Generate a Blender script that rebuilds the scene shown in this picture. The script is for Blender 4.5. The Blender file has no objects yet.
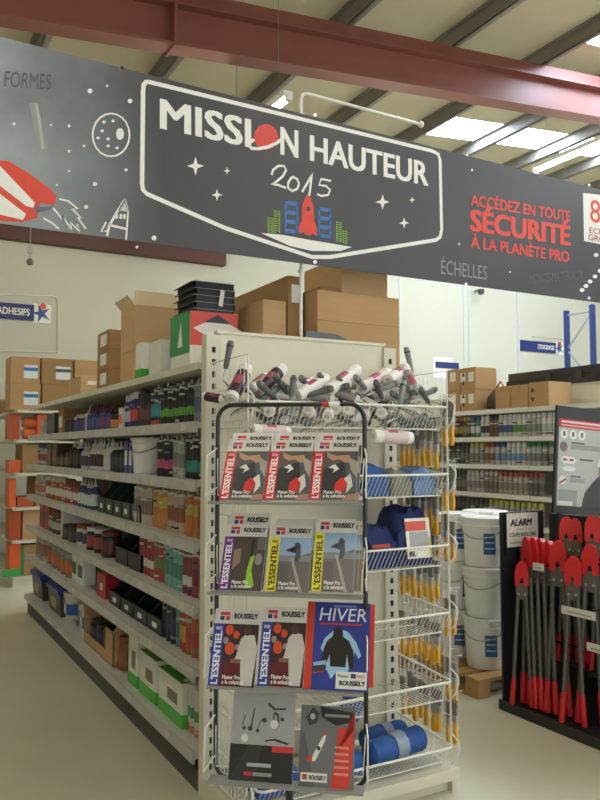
import bpy, math, random
from mathutils import Vector, Matrix, Euler
random.seed(11)
S = bpy.context.scene
COL = S.collection
R = math.radians

# ------------------------------------------------------------------ camera, world, exposure
FPX, EYE = 770.0, 1.6
YAW, PITCH = R(28.9613), R(3.6412)
cam = bpy.data.cameras.new('camera'); cam.sensor_fit = 'VERTICAL'; cam.sensor_height = 36.0
cam.lens = FPX / 800 * 36.0; cam.clip_start = 0.05; cam.clip_end = 200
camo = bpy.data.objects.new('camera', cam); COL.objects.link(camo)
camo.location = (0, 0, EYE); camo.rotation_euler = (R(90) + PITCH, 0, -YAW)
S.camera = camo
W = bpy.data.worlds.new('daylight'); S.world = W; W.use_nodes = True
bgn = W.node_tree.nodes['Background']; bgn.inputs[0].default_value = (0.92, 0.96, 1.0, 1); bgn.inputs[1].default_value = 0.9
S.view_settings.view_transform = 'Standard'; S.view_settings.look = 'None'
S.view_settings.gamma = 1.0; S.view_settings.use_curve_mapping = False
S.view_settings.exposure = 1.0
TUBE_POWER = 58.0        # fluorescent tubes of the hall
SKY_POWER = 16.0          # translucent roof sheets lit by the sky

# ------------------------------------------------------------------ measuring helpers (photo bearings to metres)
_r = Vector((math.cos(YAW), -math.sin(YAW), 0))
_f = Vector((math.sin(YAW) * math.cos(PITCH), math.cos(YAW) * math.cos(PITCH), math.sin(PITCH)))
_u = _r.cross(_f)
def ray(x, y): return _r * ((x - 300) / FPX) + _u * (-(y - 400) / FPX) + _f
def onX(x, y, X): d = ray(x, y); return Vector((0, 0, EYE)) + d * (X / d.x)
def onY(x, y, Y): d = ray(x, y); return Vector((0, 0, EYE)) + d * (Y / d.y)
def onZ(x, y, Z): d = ray(x, y); return Vector((0, 0, EYE)) + d * ((Z - EYE) / d.z)
def proj(P):
    v = Vector(P) - Vector((0, 0, EYE)); d = v.dot(_f)
    return 300 + FPX * v.dot(_r) / d, 400 - FPX * v.dot(_u) / d
def y_at(px, z, X):
    lo, hi = 1.0, 25.0
    for _ in range(40):
        m = (lo + hi) / 2
        if proj((X, m, z))[0] > px: lo = m
        else: hi = m
    return lo
def x_at(px, z, Y):
    lo, hi = -8.0, 25.0
    for _ in range(40):
        m = (lo + hi) / 2
        if proj((m, Y, z))[0] < px: lo = m
        else: hi = m
    return lo

# ------------------------------------------------------------------ materials
def lin(c):
    c = c.lstrip('#'); v = [int(c[i:i + 2], 16) / 255 for i in (0, 2, 4)]
    return tuple((x / 12.92 if x <= .04045 else ((x + .055) / 1.055) ** 2.4) for x in v) + (1,)
MATS = {}
def mat(name, col, rough=.5, metal=0.0, var=.08, scale=14.0, bump=0.0, coat=0.0, alpha=1.0, trans=0.0, emit=None, power=0.0, stretch=None):
    if name in MATS: return MATS[name]
    m = bpy.data.materials.new(name); m.use_nodes = True
    nt = m.node_tree; n = nt.nodes; b = n['Principled BSDF']
    c = lin(col) if isinstance(col, str) else col
    tc = n.new('ShaderNodeTexCoord'); mp = n.new('ShaderNodeMapping')
    nt.links.new(tc.outputs['Object'], mp.inputs[0])
    if stretch: mp.inputs['Scale'].default_value = stretch
    nz = n.new('ShaderNodeTexNoise'); nz.inputs['Scale'].default_value = scale; nz.inputs['Detail'].default_value = 4
    nt.links.new(mp.outputs[0], nz.inputs['Vector'])
    mx = n.new('ShaderNodeMix'); mx.data_type = 'RGBA'
    mx.inputs[6].default_value = tuple(min(1, x * (1 - var)) for x in c[:3]) + (1,)
    mx.inputs[7].default_value = tuple(min(1, x * (1 + var)) for x in c[:3]) + (1,)
    nt.links.new(nz.outputs['Fac'], mx.inputs[0]); nt.links.new(mx.outputs[2], b.inputs['Base Color'])
    b.inputs['Roughness'].default_value = rough; b.inputs['Metallic'].default_value = metal
    b.inputs['Coat Weight'].default_value = coat
    b.inputs['Transmission Weight'].default_value = trans; b.inputs['Alpha'].default_value = alpha
    if bump:
        bp = n.new('ShaderNodeBump'); bp.inputs['Strength'].default_value = bump; bp.inputs['Distance'].default_value = .01
        nt.links.new(nz.outputs['Fac'], bp.inputs['Height']); nt.links.new(bp.outputs[0], b.inputs['Normal'])
    if emit:
        b.inputs['Emission Color'].default_value = lin(emit); b.inputs['Emission Strength'].default_value = power
    MATS[name] = m
    return m
def P(hexcol, rough=.4): return mat('print_' + hexcol.lstrip('#') + ('' if rough == .4 else '_%d' % int(rough * 100)), hexcol, rough, var=.06, scale=30)
CREAM = mat('cream_shelf_paint', '#cfcab6', .42, var=.05, scale=5)
CREAM2 = mat('cream_panel_paint', '#d9d4bd', .5, var=.03, scale=3)
GREYSHELF = mat('grey_white_shelf_paint', '#c4c2ba', .4, var=.06, scale=6)
WHITEM = mat('white_coated_steel', '#dcdad2', .35, var=.03)
WIRE = mat('white_wire_coating', '#e2dfd4', .35, var=.03)
SLOT = mat('slot_shade', '#221f1c', .8)  # dark colour stands in for the shade inside the slots
BLACKM = mat('black_coated_tube', '#1c1b1c', .35, var=.1)
BLACKP = mat('black_plastic', '#232224', .45, var=.1)
CARD = mat('brown_cardboard', '#b59064', .85, var=.07, scale=9, stretch=(1, 1, 6))
CARD2 = mat('pale_cardboard', '#c6a277', .85, var=.06, scale=8, stretch=(1, 1, 6))
CARD3 = mat('dull_cardboard', '#9c7a50', .85, var=.08, scale=8, stretch=(1, 1, 6))
CARDIN = mat('light_cardboard_flap', '#efd8ae', .85, var=.05, scale=8)
TAPE = mat('brown_tape', '#a98453', .3, var=.04)
PAPER = mat('white_paper', '#e9e6dc', .6, var=.03)
WHITEP = mat('white_plastic', '#f1efe9', .35, var=.03)
OFFP = mat('natural_plastic', '#d8d4c4', .4, var=.04)
GREYP = mat('grey_plastic', '#5d605f', .4, var=.08)
DGREYP = mat('dark_grey_plastic', '#3c3f40', .4, var=.08)
STEEL = mat('bright_steel', '#a9a9a6', .3, metal=.9, var=.05)
GUNMETAL = mat('gunmetal_steel', '#5f5b54', .45, metal=.35, var=.12, scale=30)
REDP = mat('red_rubber', '#c21c20', .38, var=.08)
CLEAR = mat('clear_plastic_film', '#e8ecec', .12, var=.02, alpha=.16)
YELLOWW = mat('yellow_lacquered_wood', '#e0a51f', .4, var=.1)
BRISTLE = mat('grey_brown_bristle', '#6a5f52', .9, var=.3, scale=60, stretch=(8, 8, 1))
FLEECE = mat('white_roller_fleece', '#e6e2dc', .95, var=.05, scale=80, bump=.5)
BLUEFAB = mat('blue_fabric', '#2a5596', .75, var=.2, scale=20, bump=.3)
NAVYFAB = mat('navy_fabric', '#1b2a5e', .8, var=.25, scale=18, bump=.3)
PAGES = mat('magazine_pages', '#cfc9bd', .7, var=.05, scale=120, stretch=(1, 1, 1))

# ------------------------------------------------------------------ geometry helpers
class G:
    def __init__(s): s.v = []; s.f = []
    def add(s, v, f):
        o = len(s.v); s.v += [tuple(x) for x in v]; s.f += [tuple(i + o for i in q) for q in f]; return s
    def box(s, x0, x1, y0, y1, z0, z1):
        return s.add([(x0, y0, z0), (x1, y0, z0), (x1, y1, z0), (x0, y1, z0), (x0, y0, z1), (x1, y0, z1), (x1, y1, z1), (x0, y1, z1)],
                     [(0, 3, 2, 1), (4, 5, 6, 7), (0, 1, 5, 4), (1, 2, 6, 5), (2, 3, 7, 6), (3, 0, 4, 7)])
    def cbox(s, x0, x1, y0, y1, z0, z1, c=.004):
        # box with chamfered upright edges
        p = [(x0 + c, y0), (x1 - c, y0), (x1, y0 + c), (x1, y1 - c), (x1 - c, y1), (x0 + c, y1), (x0, y1 - c), (x0, y0 + c)]
        return s.prism(p, z0, z1)
    def prism(s, p, z0, z1, axis='z'):
        n = len(p)
        def m(a, b, c): return {'z': (a, b, c), 'y': (a, c, b), 'x': (c, a, b)}[axis]
        v = [m(a, b, z0) for a, b in p] + [m(a, b, z1) for a, b in p]
        f = [tuple(range(n - 1, -1, -1)), tuple(range(n, 2 * n))] + [(i, (i + 1) % n, n + (i + 1) % n, n + i) for i in range(n)]
        return s.add(v, f)
    def lathe(s, prof, n=14, c=(0, 0)):
        v = []; f = []
        for r, z in prof:
            for i in range(n):
                a = 2 * math.pi * i / n; v.append((c[0] + r * math.cos(a), c[1] + r * math.sin(a), z))
        for k in range(len(prof) - 1):
            for i in range(n):
                j = (i + 1) % n; f.append((k * n + i, k * n + j, (k + 1) * n + j, (k + 1) * n + i))
        f.append(tuple(range(n - 1, -1, -1))); f.append(tuple((len(prof) - 1) * n + i for i in range(n)))
        return s.add(v, f)
    def tube(s, pts, r, n=6, closed=False):
        pts = [Vector(p) for p in pts]; m = len(pts); v = []; f = []; up0 = None
        for i, p in enumerate(pts):
            a = pts[(i - 1) % m] if (closed or i > 0) else p
            b = pts[(i + 1) % m] if (closed or i < m - 1) else p
            d = (b - a).normalized()
            if up0 is None:
                up0 = Vector((0, 0, 1)) if abs(d.z) < .9 else Vector((1, 0, 0))
            e = d.cross(up0)
            if e.length < 1e-4: e = d.cross(Vector((0, 1, 0)))
            e.normalize(); g = e.cross(d).normalized(); up0 = g
            rr = r[i] if isinstance(r, (list, tuple)) else r
            for k in range(n):
                t = 2 * math.pi * k / n; v.append(p + e * (rr * math.cos(t)) + g * (rr * math.sin(t)))
        for i in range(m if closed else m - 1):
            j = (i + 1) % m
            for k in range(n):
                l = (k + 1) % n; f.append((i * n + k, i * n + l, j * n + l, j * n + k))
        if not closed: f.append(tuple(range(n - 1, -1, -1))); f.append(tuple((m - 1) * n + k for k in range(n)))
        return s.add(v, f)
    def xf(s, M): s.v = [tuple(M @ Vector(p)) for p in s.v]; return s
    def mesh(s, name, m, smooth=False):
        me = bpy.data.meshes.new(name); me.from_pydata(s.v, [], s.f); me.materials.append(m)
        if smooth:
            me.polygons.foreach_set('use_smooth', [True] * len(me.polygons)); me.set_sharp_from_angle(angle=R(38))
        me.update(); return me
CACHE = {}
def cm(name, key, m, fn, smooth=False):
    k = (name, key, m.name)
    if k not in CACHE: CACHE[k] = fn().mesh(name, m, smooth)
    return CACHE[k]
def obj(name, me, parent=None, loc=(0, 0, 0), rot=(0, 0, 0), scale=(1, 1, 1)):
    o = bpy.data.objects.new(name, me); COL.objects.link(o)
    o.location = loc; o.rotation_euler = rot; o.scale = scale
    if parent is not None: o.parent = parent
    return o
def go(name, g, m, parent=None, loc=(0, 0, 0), rot=(0, 0, 0), smooth=False): return obj(name, g.mesh(name, m, smooth), parent, loc, rot)
def empty(name, loc=(0, 0, 0), rot=(0, 0, 0)):
    o = obj(name, None, None, loc, rot); o.empty_display_size = .05; return o
def tag(o, label, cat, group=None):
    o['label'] = label; o['category'] = cat
    if group: o['group'] = group
    return o
def struct(o): o['kind'] = 'structure'; return o
ORD = 'first second third fourth fifth sixth seventh eighth ninth tenth eleventh twelfth thirteenth fourteenth fifteenth sixteenth seventeenth eighteenth nineteenth twentieth'.split() + ['twenty-%s' % w for w in 'first second third fourth fifth sixth seventh eighth ninth'.split()]
def text_mesh(body, m, bold=.0, shear=0.0, extr=.0):
    k = ('txt', body, m.name, bold, shear)
    if k in CACHE: return CACHE[k]
    cu = bpy.data.curves.new('lettering', 'FONT'); cu.body = body; cu.resolution_u = 3; cu.shear = shear; cu.extrude = extr
    t = bpy.data.objects.new('lettering', cu)
    me = bpy.data.meshes.new_from_object(t); bpy.data.objects.remove(t); bpy.data.curves.remove(cu)
    xs = [v.co.x for v in me.vertices]; ys = [v.co.y for v in me.vertices]
    x0, x1, y0, y1 = min(xs), max(xs), min(ys), max(ys)
    for v in me.vertices: v.co = ((v.co.x - x0) / (x1 - x0), (v.co.y - y0) / (y1 - y0), v.co.z)
    if bold > 0:
        asp = (y1 - y0) / (x1 - x0); n0 = len(me.vertices); vs = [v.co.copy() for v in me.vertices]; fs = [tuple(p.vertices) for p in me.polygons]
        sh = [(-bold * asp, 0), (bold * asp, 0), (0, 0), (-bold * asp, bold * .5), (bold * asp, -bold * .5), (bold * asp, bold * .5), (-bold * asp, -bold * .5)]
        gg = G()
        for i, (dx, dy) in enumerate(sh): gg.add([(v.x + dx, v.y + dy, v.z + i * .00003) for v in vs], fs)
        me = gg.mesh('lettering', m)
    me.materials.clear(); me.materials.append(m); me.name = 'lettering'
    CACHE[k] = me; return me
def text_on(parent, body, m, org, ux, uy, bold=.0, shear=0.0, name='lettering'):
    """flat lettering filling the parallelogram org, org+ux, org+uy (parent space)"""
    ux = Vector(ux); uy = Vector(uy); n = ux.cross(uy).normalized(); w = ux.length
    M = Matrix(((ux.x, uy.x, n.x, org[0]), (ux.y, uy.y, n.y, org[1]), (ux.z, uy.z, n.z, org[2]), (0, 0, 0, 1)))
    me = text_mesh(body, m, bold, shear).copy(); me.transform(M)
    return obj(name, me, parent)

# ------------------------------------------------------------------ hall: floor, walls, roof
fm = mat('polished_concrete_floor', '#c6c3ac', .32, var=.10, scale=1.6)
nt = fm.node_tree; nn = nt.nodes; bs = nn['Principled BSDF']
n2 = nn.new('ShaderNodeTexNoise'); n2.inputs['Scale'].default_value = 9; n2.inputs['Detail'].default_value = 8
mr = nn.new('ShaderNodeMapRange'); mr.inputs[3].default_value = .25; mr.inputs[4].default_value = .5
nt.links.new(n2.outputs['Fac'], mr.inputs[0]); nt.links.new(mr.outputs[0], bs.inputs['Roughness'])
struct(go('floor', G().box(-6, 19, -9, 13, -.1, 0), fm))
wl = mat('painted_wall', '#bdbaa9', .7, var=.025, scale=1.2)
YW = 12.4
struct(go('wall_back', G().box(-6, 19, YW, YW + .2, 0, 8), wl))
struct(go('wall_left', G().box(-6.2, -6, -9, YW + .2, 0, 6), wl))
struct(go('wall_right', G().box(19, 19.2, -9, YW + .2, 0, 8), wl))
seam = mat('wall_panel_joint', '#b9bcb8', .6)
for px in (400, 464, 469, 518):
    x = x_at(px, 4, YW)
    o = go('trim_1', G().box(-.02, .02, -.012, 0, 2.0, 5.4), seam, loc=(x, YW - .001, 0)); struct(o)
wb = mat('brown_red_steel', '#55332c', .6, var=.12, scale=5)
za = onY(0, 238, YW - .1).z
struct(go('trim_2', G().box(-6, 5.3, YW - .16, YW - .001, za, za + .5), wb))
# roof of sheet, purlins, rafters
rs = .0935
def roofz(x): return 5.90 + rs * x
rm = mat('roof_sheet', '#b7aa8f', .75, var=.06, scale=.9)
g = G()
def slab(g, x0, x1, y0, y1, t0, t1):
    g.add([(x0, y0, roofz(x0) + t0), (x1, y0, roofz(x1) + t0), (x1, y1, roofz(x1) + t0), (x0, y1, roofz(x0) + t0),
           (x0, y0, roofz(x0) + t1), (x1, y0, roofz(x1) + t1), (x1, y1, roofz(x1) + t1), (x0, y1, roofz(x0) + t1)],
          [(0, 3, 2, 1), (4, 5, 6, 7), (0, 1, 5, 4), (1, 2, 6, 5), (2, 3, 7, 6), (3, 0, 4, 7)]); return g
strips = [(-1.6, -.7), (2.2, 3.1), (5.75, 6.65), (9.2, 9.95)]
SX0 = 7.68
edges = [-9] + [e for s in strips for e in s] + [YW]
ceil = struct(go('ceiling', slab(G(), -6, SX0, -9, YW, .2, .26), rm))
for i in range(0, len(edges), 2):
    go('roof_sheet', slab(G(), SX0, 19, edges[i], edges[i + 1], .2, .26), rm, ceil)
skym = mat('translucent_roof_sheet', '#f4f6f2', .5, var=.02, emit='#d6e9ff', power=SKY_POWER)
for a, b in strips:
    for x0, x1 in ((SX0, 9.2), (9.2, 10.7), (10.7, 12.2), (12.2, 13.7)):
        go('skylight_sheet', slab(G(), x0, x1, a, b, .2, .23), skym, ceil)
    go('roof_sheet', slab(G(), 13.7, 19, a, b, .2, .26), rm, ceil)
pm_ = mat('grey_purlin', '#7d766c', .6, var=.08, scale=3)
for k in range(-8, 10):
    x = 4.49 + k * 1.5
    if x < -5.8 or x > 18.5: continue
    gg = slab(slab(slab(G(), x - .01, x + .01, -9, YW, .0, .2), x - .01, x + .07, -9, YW, .0, .012), x - .07, x + .01, -9, YW, .185, .2)
    go('purlin', gg, pm_, ceil)
bm_ = mat('red_oxide_beam', '#7d463c', .5, var=.10, scale=3)
def rafter(Y):
    def zz(x): return 5.29 + rs * x
    q = struct(obj('trim_3', None, loc=(0, Y, 0)))
    def bar(x0, x1, y0, y1, a0, a1):
        return G().add([(x0, y0, zz(x0) + a0), (x1, y0, zz(x1) + a0), (x1, y1, zz(x1) + a0), (x0, y1, zz(x0) + a0), (x0, y0, zz(x0) + a1), (x1, y0, zz(x1) + a1), (x1, y1, zz(x1) + a1), (x0, y1, zz(x0) + a1)],
                       [(0, 3, 2, 1), (4, 5, 6, 7), (0, 1, 5, 4), (1, 2, 6, 5), (2, 3, 7, 6), (3, 0, 4, 7)])
    go('web', bar(-6, 19, -.006, .006, .0, .61), bm_, q)
    go('flange', bar(-6, 19, -.11, .11, -.015, .015), bm_, q)
    go('flange', bar(-6, 19, -.11, .11, .40, .42), bm_, q)
    go('splice_plate', bar(2.42, 2.45, -.13, .13, -.03, .5), bm_, q)
    return q
rafter(7.0); rafter(1.0)
# fluorescent battens under the roof
tubem = mat('lit_fluorescent_tube', '#ffffff', .4, emit='#fbf9e6', power=TUBE_POWER)
lampb = mat('white_lamp_housing', '#dedcd4', .5)
def batten(x, y, z, ln, label):
    t = empty('fluorescent_light', (x, y, z))
    go('housing', G().box(-.05, .05, -ln / 2, ln / 2, .02, .08), lampb, t)
    go('tube', G().tube([(0, -ln / 2 + .03, -.005), (0, ln / 2 - .03, -.005)], .018, 8), tubem, t, smooth=True)
    for e in (-1, 1):
        go('end_cap', G().box(-.03, .03, e * ln / 2 - .03, e * ln / 2 + .03, -.03, .02), lampb, t)
        go('hanger', G().tube([(0, e * ln * .35, .08), (0, e * ln * .35, roofz(x) + .2 - z)], .003, 5), pm_, t)
    return tag(t, label, 'light', 'fluorescent battens under the roof')
batten(7.62, 6.55, 5.3, 1.5, 'glaring fluorescent batten hanging beside the skylight at upper right')
batten(3.55, 7.4, 5.12, 1.5, 'bright lamp showing above the word MISSION on the banner')
for x, y, n in ((7.62, 3.4, 'right'), (7.62, .4, 'right'), (3.6, 3.2, 'middle'), (3.6, .2, 'middle'), (-.6, 6.6, 'left'), (-.6, 3.2, 'left'), (-.6, .2, 'left'), (11.6, 6.4, 'far right'), (11.6, 3.2, 'far right'), (-.6, -2.8, 'left'), (3.6, -2.8, 'middle'), (7.62, -2.8, 'right'), (-.6, 9.8, 'left'), (3.6, 10.2, 'middle'), (7.6, 10.2, 'right'), (11.6, 9.8, 'far right')):  # unseen battens; those behind the viewer added to brighten floor and front faces
    batten(x, y, 5.0 if x < 5 else 5.3, 1.5, 'fluorescent batten out of view in the %s lamp row, %s' % (n, 'behind the viewer' if y < -1 else 'above the viewer' if y < 1 else 'before the red rafter' if y < 5 else 'near the red rafter' if y < 7 else 'close to the back wall'))

# ------------------------------------------------------------------ aisle gondola
X0, Y0, XR = 1.357, 3.36, 2.45
LEV = [2.016, 1.73, 1.447, 1.153, .857, .564, .185]
FAR = 8.02
NB = 4
BL = (FAR - Y0 - .1) / NB
rail_m = mat('grey_price_rail', '#b3b1ab', .35, var=.12, scale=20, stretch=(1, 6, 1))
spine_m = mat('shaded_spine_paint', '#6f6b61', .6, var=.05)  # darkened to carry the shade between the shelves in its colour
for b in range(NB):
    ya = Y0 + .1 + b * BL; yb = ya + BL
    t = empty('shelving_bay', (X0, ya, 0))
    go('spine_panel', G().box(.53, .56, .001, BL - .001, .1, 1.985), spine_m, t)
    go('upright', G().box(.515, .575, .002, .04, 0, 1.985), CREAM, t)
    go('base', G().box(.02, .5, 0.003, BL - .003, .0, .1), mat('dark_kick_plate', '#4a4842', .6), t)
    for i, z in enumerate(LEV):
        sh = go('shelf', G().box(.0, .51, .003, BL - .003, z - .03, z) if i else G().box(0, 1.088, .003, BL - .003, z - .03, z), CREAM if i == 0 else GREYSHELF, t)
        go('price_rail', G().prism([(0, z - .052), (.0, z + .004), (-.012, z + .004), (-.016, z - .048)], .004, BL - .004, 'y') if i else G().prism([(0, z - .03), (.0, z + .002), (-.006, z + .002), (-.006, z - .034)], .004, BL - .004, 'y'), rail_m if i else CREAM, sh)
        if i:
            for e in range(5):
                yy_ = BL * (.08 + .19 * e) + (i * 37 % 11) * .008
                go('price_ticket', G().prism([(-.0165, z - .04), (-.0135, z - .008), (-.0145, z - .008), (-.0175, z - .04)], yy_, yy_ + .07, 'y'), P(('#bdbab0', '#c6c2b6', '#aeaba1')[(e + i + b) % 3]), sh)
            for e in (0, 1):
                go('bracket', G().prism([(.5, z - .06), (.5, z - .03), (.1, z - .03), (.1, z - .036)], .0, .004, 'y').xf(Matrix.Translation((0, e * (BL - .012) + .004, 0))), GREYSHELF, sh)
    tag(t, 'cream steel shelving bay of the aisle gondola, %s' % ('nearest behind the brochure display' if b == 0 else '%s from the basket display end' % ORD[b]), 'shelving', 'bays of the aisle gondola')

# end unit that carries the wire baskets
t = empty('end_display_unit', (X0, Y0, 0))
slots_n = 34
for sx in (0, XR - X0 - .075):
    u = go('upright', G().box(sx, sx + .075, 0, .06, 0, 2.14), CREAM, t)
    g = G()
    for k in range(slots_n):
        z = .14 + k * .058
        g.box(sx + .028, sx + .046, -.0015, .004, z, z + .028)
    s_ = go('slot_row', g, SLOT, u); s_['kind'] = 'stuff'
go('back_panel', G().box(.075, XR - X0 - .075, .02, .045, .12, 2.155), CREAM2, t)
go('back_cap', G().box(.06, XR - X0 - .06, .012, .055, 2.15, 2.165), CREAM2, t)
bs_ = go('base_shelf', G().box(0, XR - X0 - .0, -.47, .0, .085, .11), CREAM, t)
go('front_lip', G().box(0, XR - X0, -.478, -.47, .06, .112), CREAM, bs_)
go('kick_plate', G().box(.02, XR - X0 - .02, -.43, -.42, 0, .085), CREAM, t)
go('side_bracket', G().box(XR - X0 - .03, XR - X0, -.46, .0, .0, .085), CREAM, t)
go('side_bracket', G().box(0, .03, -.46, .0, .0, .085), CREAM, t)
tag(t, 'cream slotted end unit of the aisle gondola behind the wire baskets', 'shelving')

BZ = [1.80, 1.48, 1.145, .83, .51, .19]
BX0, BX1 = 1.41, 2.42
for k, z in enumerate(BZ):
    if k == 5: z = .21
    yf, yr_, yb = 2.955, 2.885, 3.33
    h = .105 if k < 5 else .09
    t = empty('wire_basket', (0, 0, 0))
    rim = G().tube([(BX0, yb, z + .03), (BX0, yr_ + .02, z), (BX0 + .02, yr_, z), (BX1 - .02, yr_, z), (BX1, yr_ + .02, z), (BX1, yb, z + .03)], .0055, 6)
    go('rim', rim, WIRE, t, smooth=True)
    bt = G().tube([(BX0 + .01, yb, z - h), (BX0 + .01, yf, z - h), (BX1 - .01, yf, z - h), (BX1 - .01, yb, z - h)], .0036, 6)
    bt.tube([(BX0 + .01, (yb + yf) / 2, z - h), (BX1 - .01, (yb + yf) / 2, z - h)], .003, 5)
    go('bottom_frame', bt, WIRE, t, smooth=True)
    g = G(); n = 44
    for i in range(n + 1):
        x = BX0 + .012 + (BX1 - BX0 - .024) * i / n
        g.tube([(x, yr_, z), (x, yf, z - h), (x, yb, z - h)], .0019, 4)
    go('front_wires', g, WIRE, t)['kind'] = 'stuff'
    g = G()
    for i in range(1, 12):
        y = yr_ + .02 + (yb - yr_ - .02) * i / 12
        for xx, xi in ((BX0, BX0 + .01), (BX1, BX1 - .01)):
            g.tube([(xx, y, z + .03 * i / 12), (xi, max(y, yf), z - h)], .0019, 4)
    go('side_wires', g, WIRE, t)['kind'] = 'stuff'
    tag(t, 'white wire basket, %s tier from the top of the end display' % ORD[k] if k else 'topmost white wire basket heaped with paint rollers', 'basket', 'wire baskets of the end display')
# side grids of the end display
for name, xx, lab in (('side_grid', 2.44, 'tall white wire side grid hung with brushes, right of the baskets'), ('side_grid', 1.372, 'tall white wire side grid left of the baskets by the slotted post')):
    t = empty(name, (xx, 0, 0))
    top = 1.98 if xx > 2 else 2.0
    go('grid_frame', G().tube([(0, 3.34, .13), (0, 2.98, .13), (0, 2.93, .2), (0, 2.93, top), (0, 3.34, top)], .0042, 6), WIRE, t, smooth=True)
    g = G()
    for i in range(11):
        y = 2.97 + i * .036; g.tube([(0, y, .13), (0, y, top)], .0018, 4)
    for i in range(13):
        z = .2 + i * (top - .2) / 13; g.tube([(0, 2.93, z), (0, 3.34, z)], .0022, 4)
    for z in BZ[:-1] + [.21]:
        g.tube([(0, 2.93, z + .05), (0, 2.90, z + .035), (0, 2.872, z + .015), (0, 2.872, z - .005), (0, 2.89, z - .06), (0, 2.93, z - .1)], .004, 5)
    go('grid_wires', g, WIRE, t)['kind'] = 'stuff'
    tag(t, lab, 'wire grid')

# ------------------------------------------------------------------ banner
YB = 3.40
def bp(px, py, off=0.0): p = onY(px, py, YB); return Vector((p.x, YB - off, p.z))
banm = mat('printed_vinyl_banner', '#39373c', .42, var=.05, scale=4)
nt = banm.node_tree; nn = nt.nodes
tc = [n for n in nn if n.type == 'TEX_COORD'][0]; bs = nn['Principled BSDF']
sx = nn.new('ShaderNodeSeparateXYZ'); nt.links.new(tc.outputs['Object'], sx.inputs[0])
rmp = nn.new('ShaderNodeMapRange'); rmp.inputs[1].default_value = 1.15; rmp.inputs[2].default_value = .35; nt.links.new(sx.outputs[0], rmp.inputs[0])  # paler left: nebula print and vinyl's light reflection both painted into the colour
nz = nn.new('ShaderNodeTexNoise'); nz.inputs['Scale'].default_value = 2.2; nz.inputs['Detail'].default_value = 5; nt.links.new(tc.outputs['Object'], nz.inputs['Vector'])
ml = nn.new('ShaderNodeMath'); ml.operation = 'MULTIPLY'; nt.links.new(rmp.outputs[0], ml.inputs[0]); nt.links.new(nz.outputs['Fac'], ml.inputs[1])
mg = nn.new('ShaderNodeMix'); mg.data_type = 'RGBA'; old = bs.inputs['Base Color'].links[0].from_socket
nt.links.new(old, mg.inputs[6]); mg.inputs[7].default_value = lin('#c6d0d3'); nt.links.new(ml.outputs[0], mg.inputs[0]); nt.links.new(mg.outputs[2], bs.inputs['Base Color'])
BX = (-1.2, 5.6)
zt = lambda x: 3.355 + (x - .42) * -.0125
zb = lambda x: 2.548 + (x - .42) * .001
g = G(); nx = 60; v = []; f = []
for i in range(nx + 1):
    x = BX[0] + (BX[1] - BX[0]) * i / nx
    for k in range(7):
        q = k / 6; z = zb(x) + (zt(x) - zb(x)) * q
        v.append((x, YB + .0, z))
for i in range(nx):
    for k in range(6): a = i * 7 + k; f.append((a, a + 7, a + 8, a + 1))
nv = len(v); v2 = v + [(x, y + .006, z) for x, y, z in v]
f2 = f + [tuple(nv + q for q in reversed(ff)) for ff in f]
for i in range(nx):
    a, b = i * 7, i * 7 + 7; f2.append((a, nv + a, nv + b, b)); a += 6; b += 6; f2.append((a, b, nv + b, nv + a))
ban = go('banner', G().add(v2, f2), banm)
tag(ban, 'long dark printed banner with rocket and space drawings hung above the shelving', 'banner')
IW = P('#e9e6e0', .5); IR = P('#d8402f', .5); IRB = P('#d1433c', .5); IB = P('#3d72b8', .5); IG = P('#7da03c', .5); IGY = P('#85868a', .5); ID = P('#3a383d', .5); IDK = P('#55575c', .5)
def bpoly(name, pts, m, off=.001):
    q = [bp(x, y) for x, y in pts]; n = len(q)
    vv = [(p.x, YB - off, p.z) for p in q] + [(p.x, YB - off + .0012, p.z) for p in q]
    fa = sum(q[i].x * q[(i + 1) % n].z - q[(i + 1) % n].x * q[i].z for i in range(n))
    top = tuple(range(n)) if fa > 0 else tuple(range(n - 1, -1, -1))
    return go(name, G().add(vv, [top] + [(i, (i + 1) % n, n + (i + 1) % n, n + i) for i in range(n)]), m, ban)
def ribbon(name, pts, w, m, off=.001, closed=False, par=None):
    """flat printed stroke of width w metres along photo points on the banner"""
    q = [bp(x, y) for x, y in pts]; n = len(q); vv = []; ff = []
    for i, p in enumerate(q):
        a = q[(i - 1) % n] if closed or i else p; b = q[(i + 1) % n] if closed or i < n - 1 else p
        d = Vector((b.x - a.x, 0, b.z - a.z)).normalized(); e = Vector((-d.z, 0, d.x)) * w / 2
        vv += [(p.x - e.x, YB - off, p.z - e.z), (p.x + e.x, YB - off, p.z + e.z)]
    for i in range(n if closed else n - 1):
        j = (i + 1) % n; ff.append((2 * i, 2 * j, 2 * j + 1, 2 * i + 1))
    return go(name, G().add(vv, ff), m, par or ban)
def btext(body, bl, br, tl, m, bold=.0, shear=0.0, off=.0015):
    o = bp(*bl, off); return text_on(ban, body, m, o, bp(*br, off) - o, bp(*tl, off) - o, bold, shear)
def circ(cx, cy, rx, ry, n=20, a0=0, a1=360): return [(cx + rx * math.cos(R(a0 + (a1 - a0) * i / n)), cy + ry * math.sin(R(a0 + (a1 - a0) * i / n))) for i in range(n if a1 - a0 == 360 else n + 1)]
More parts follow.
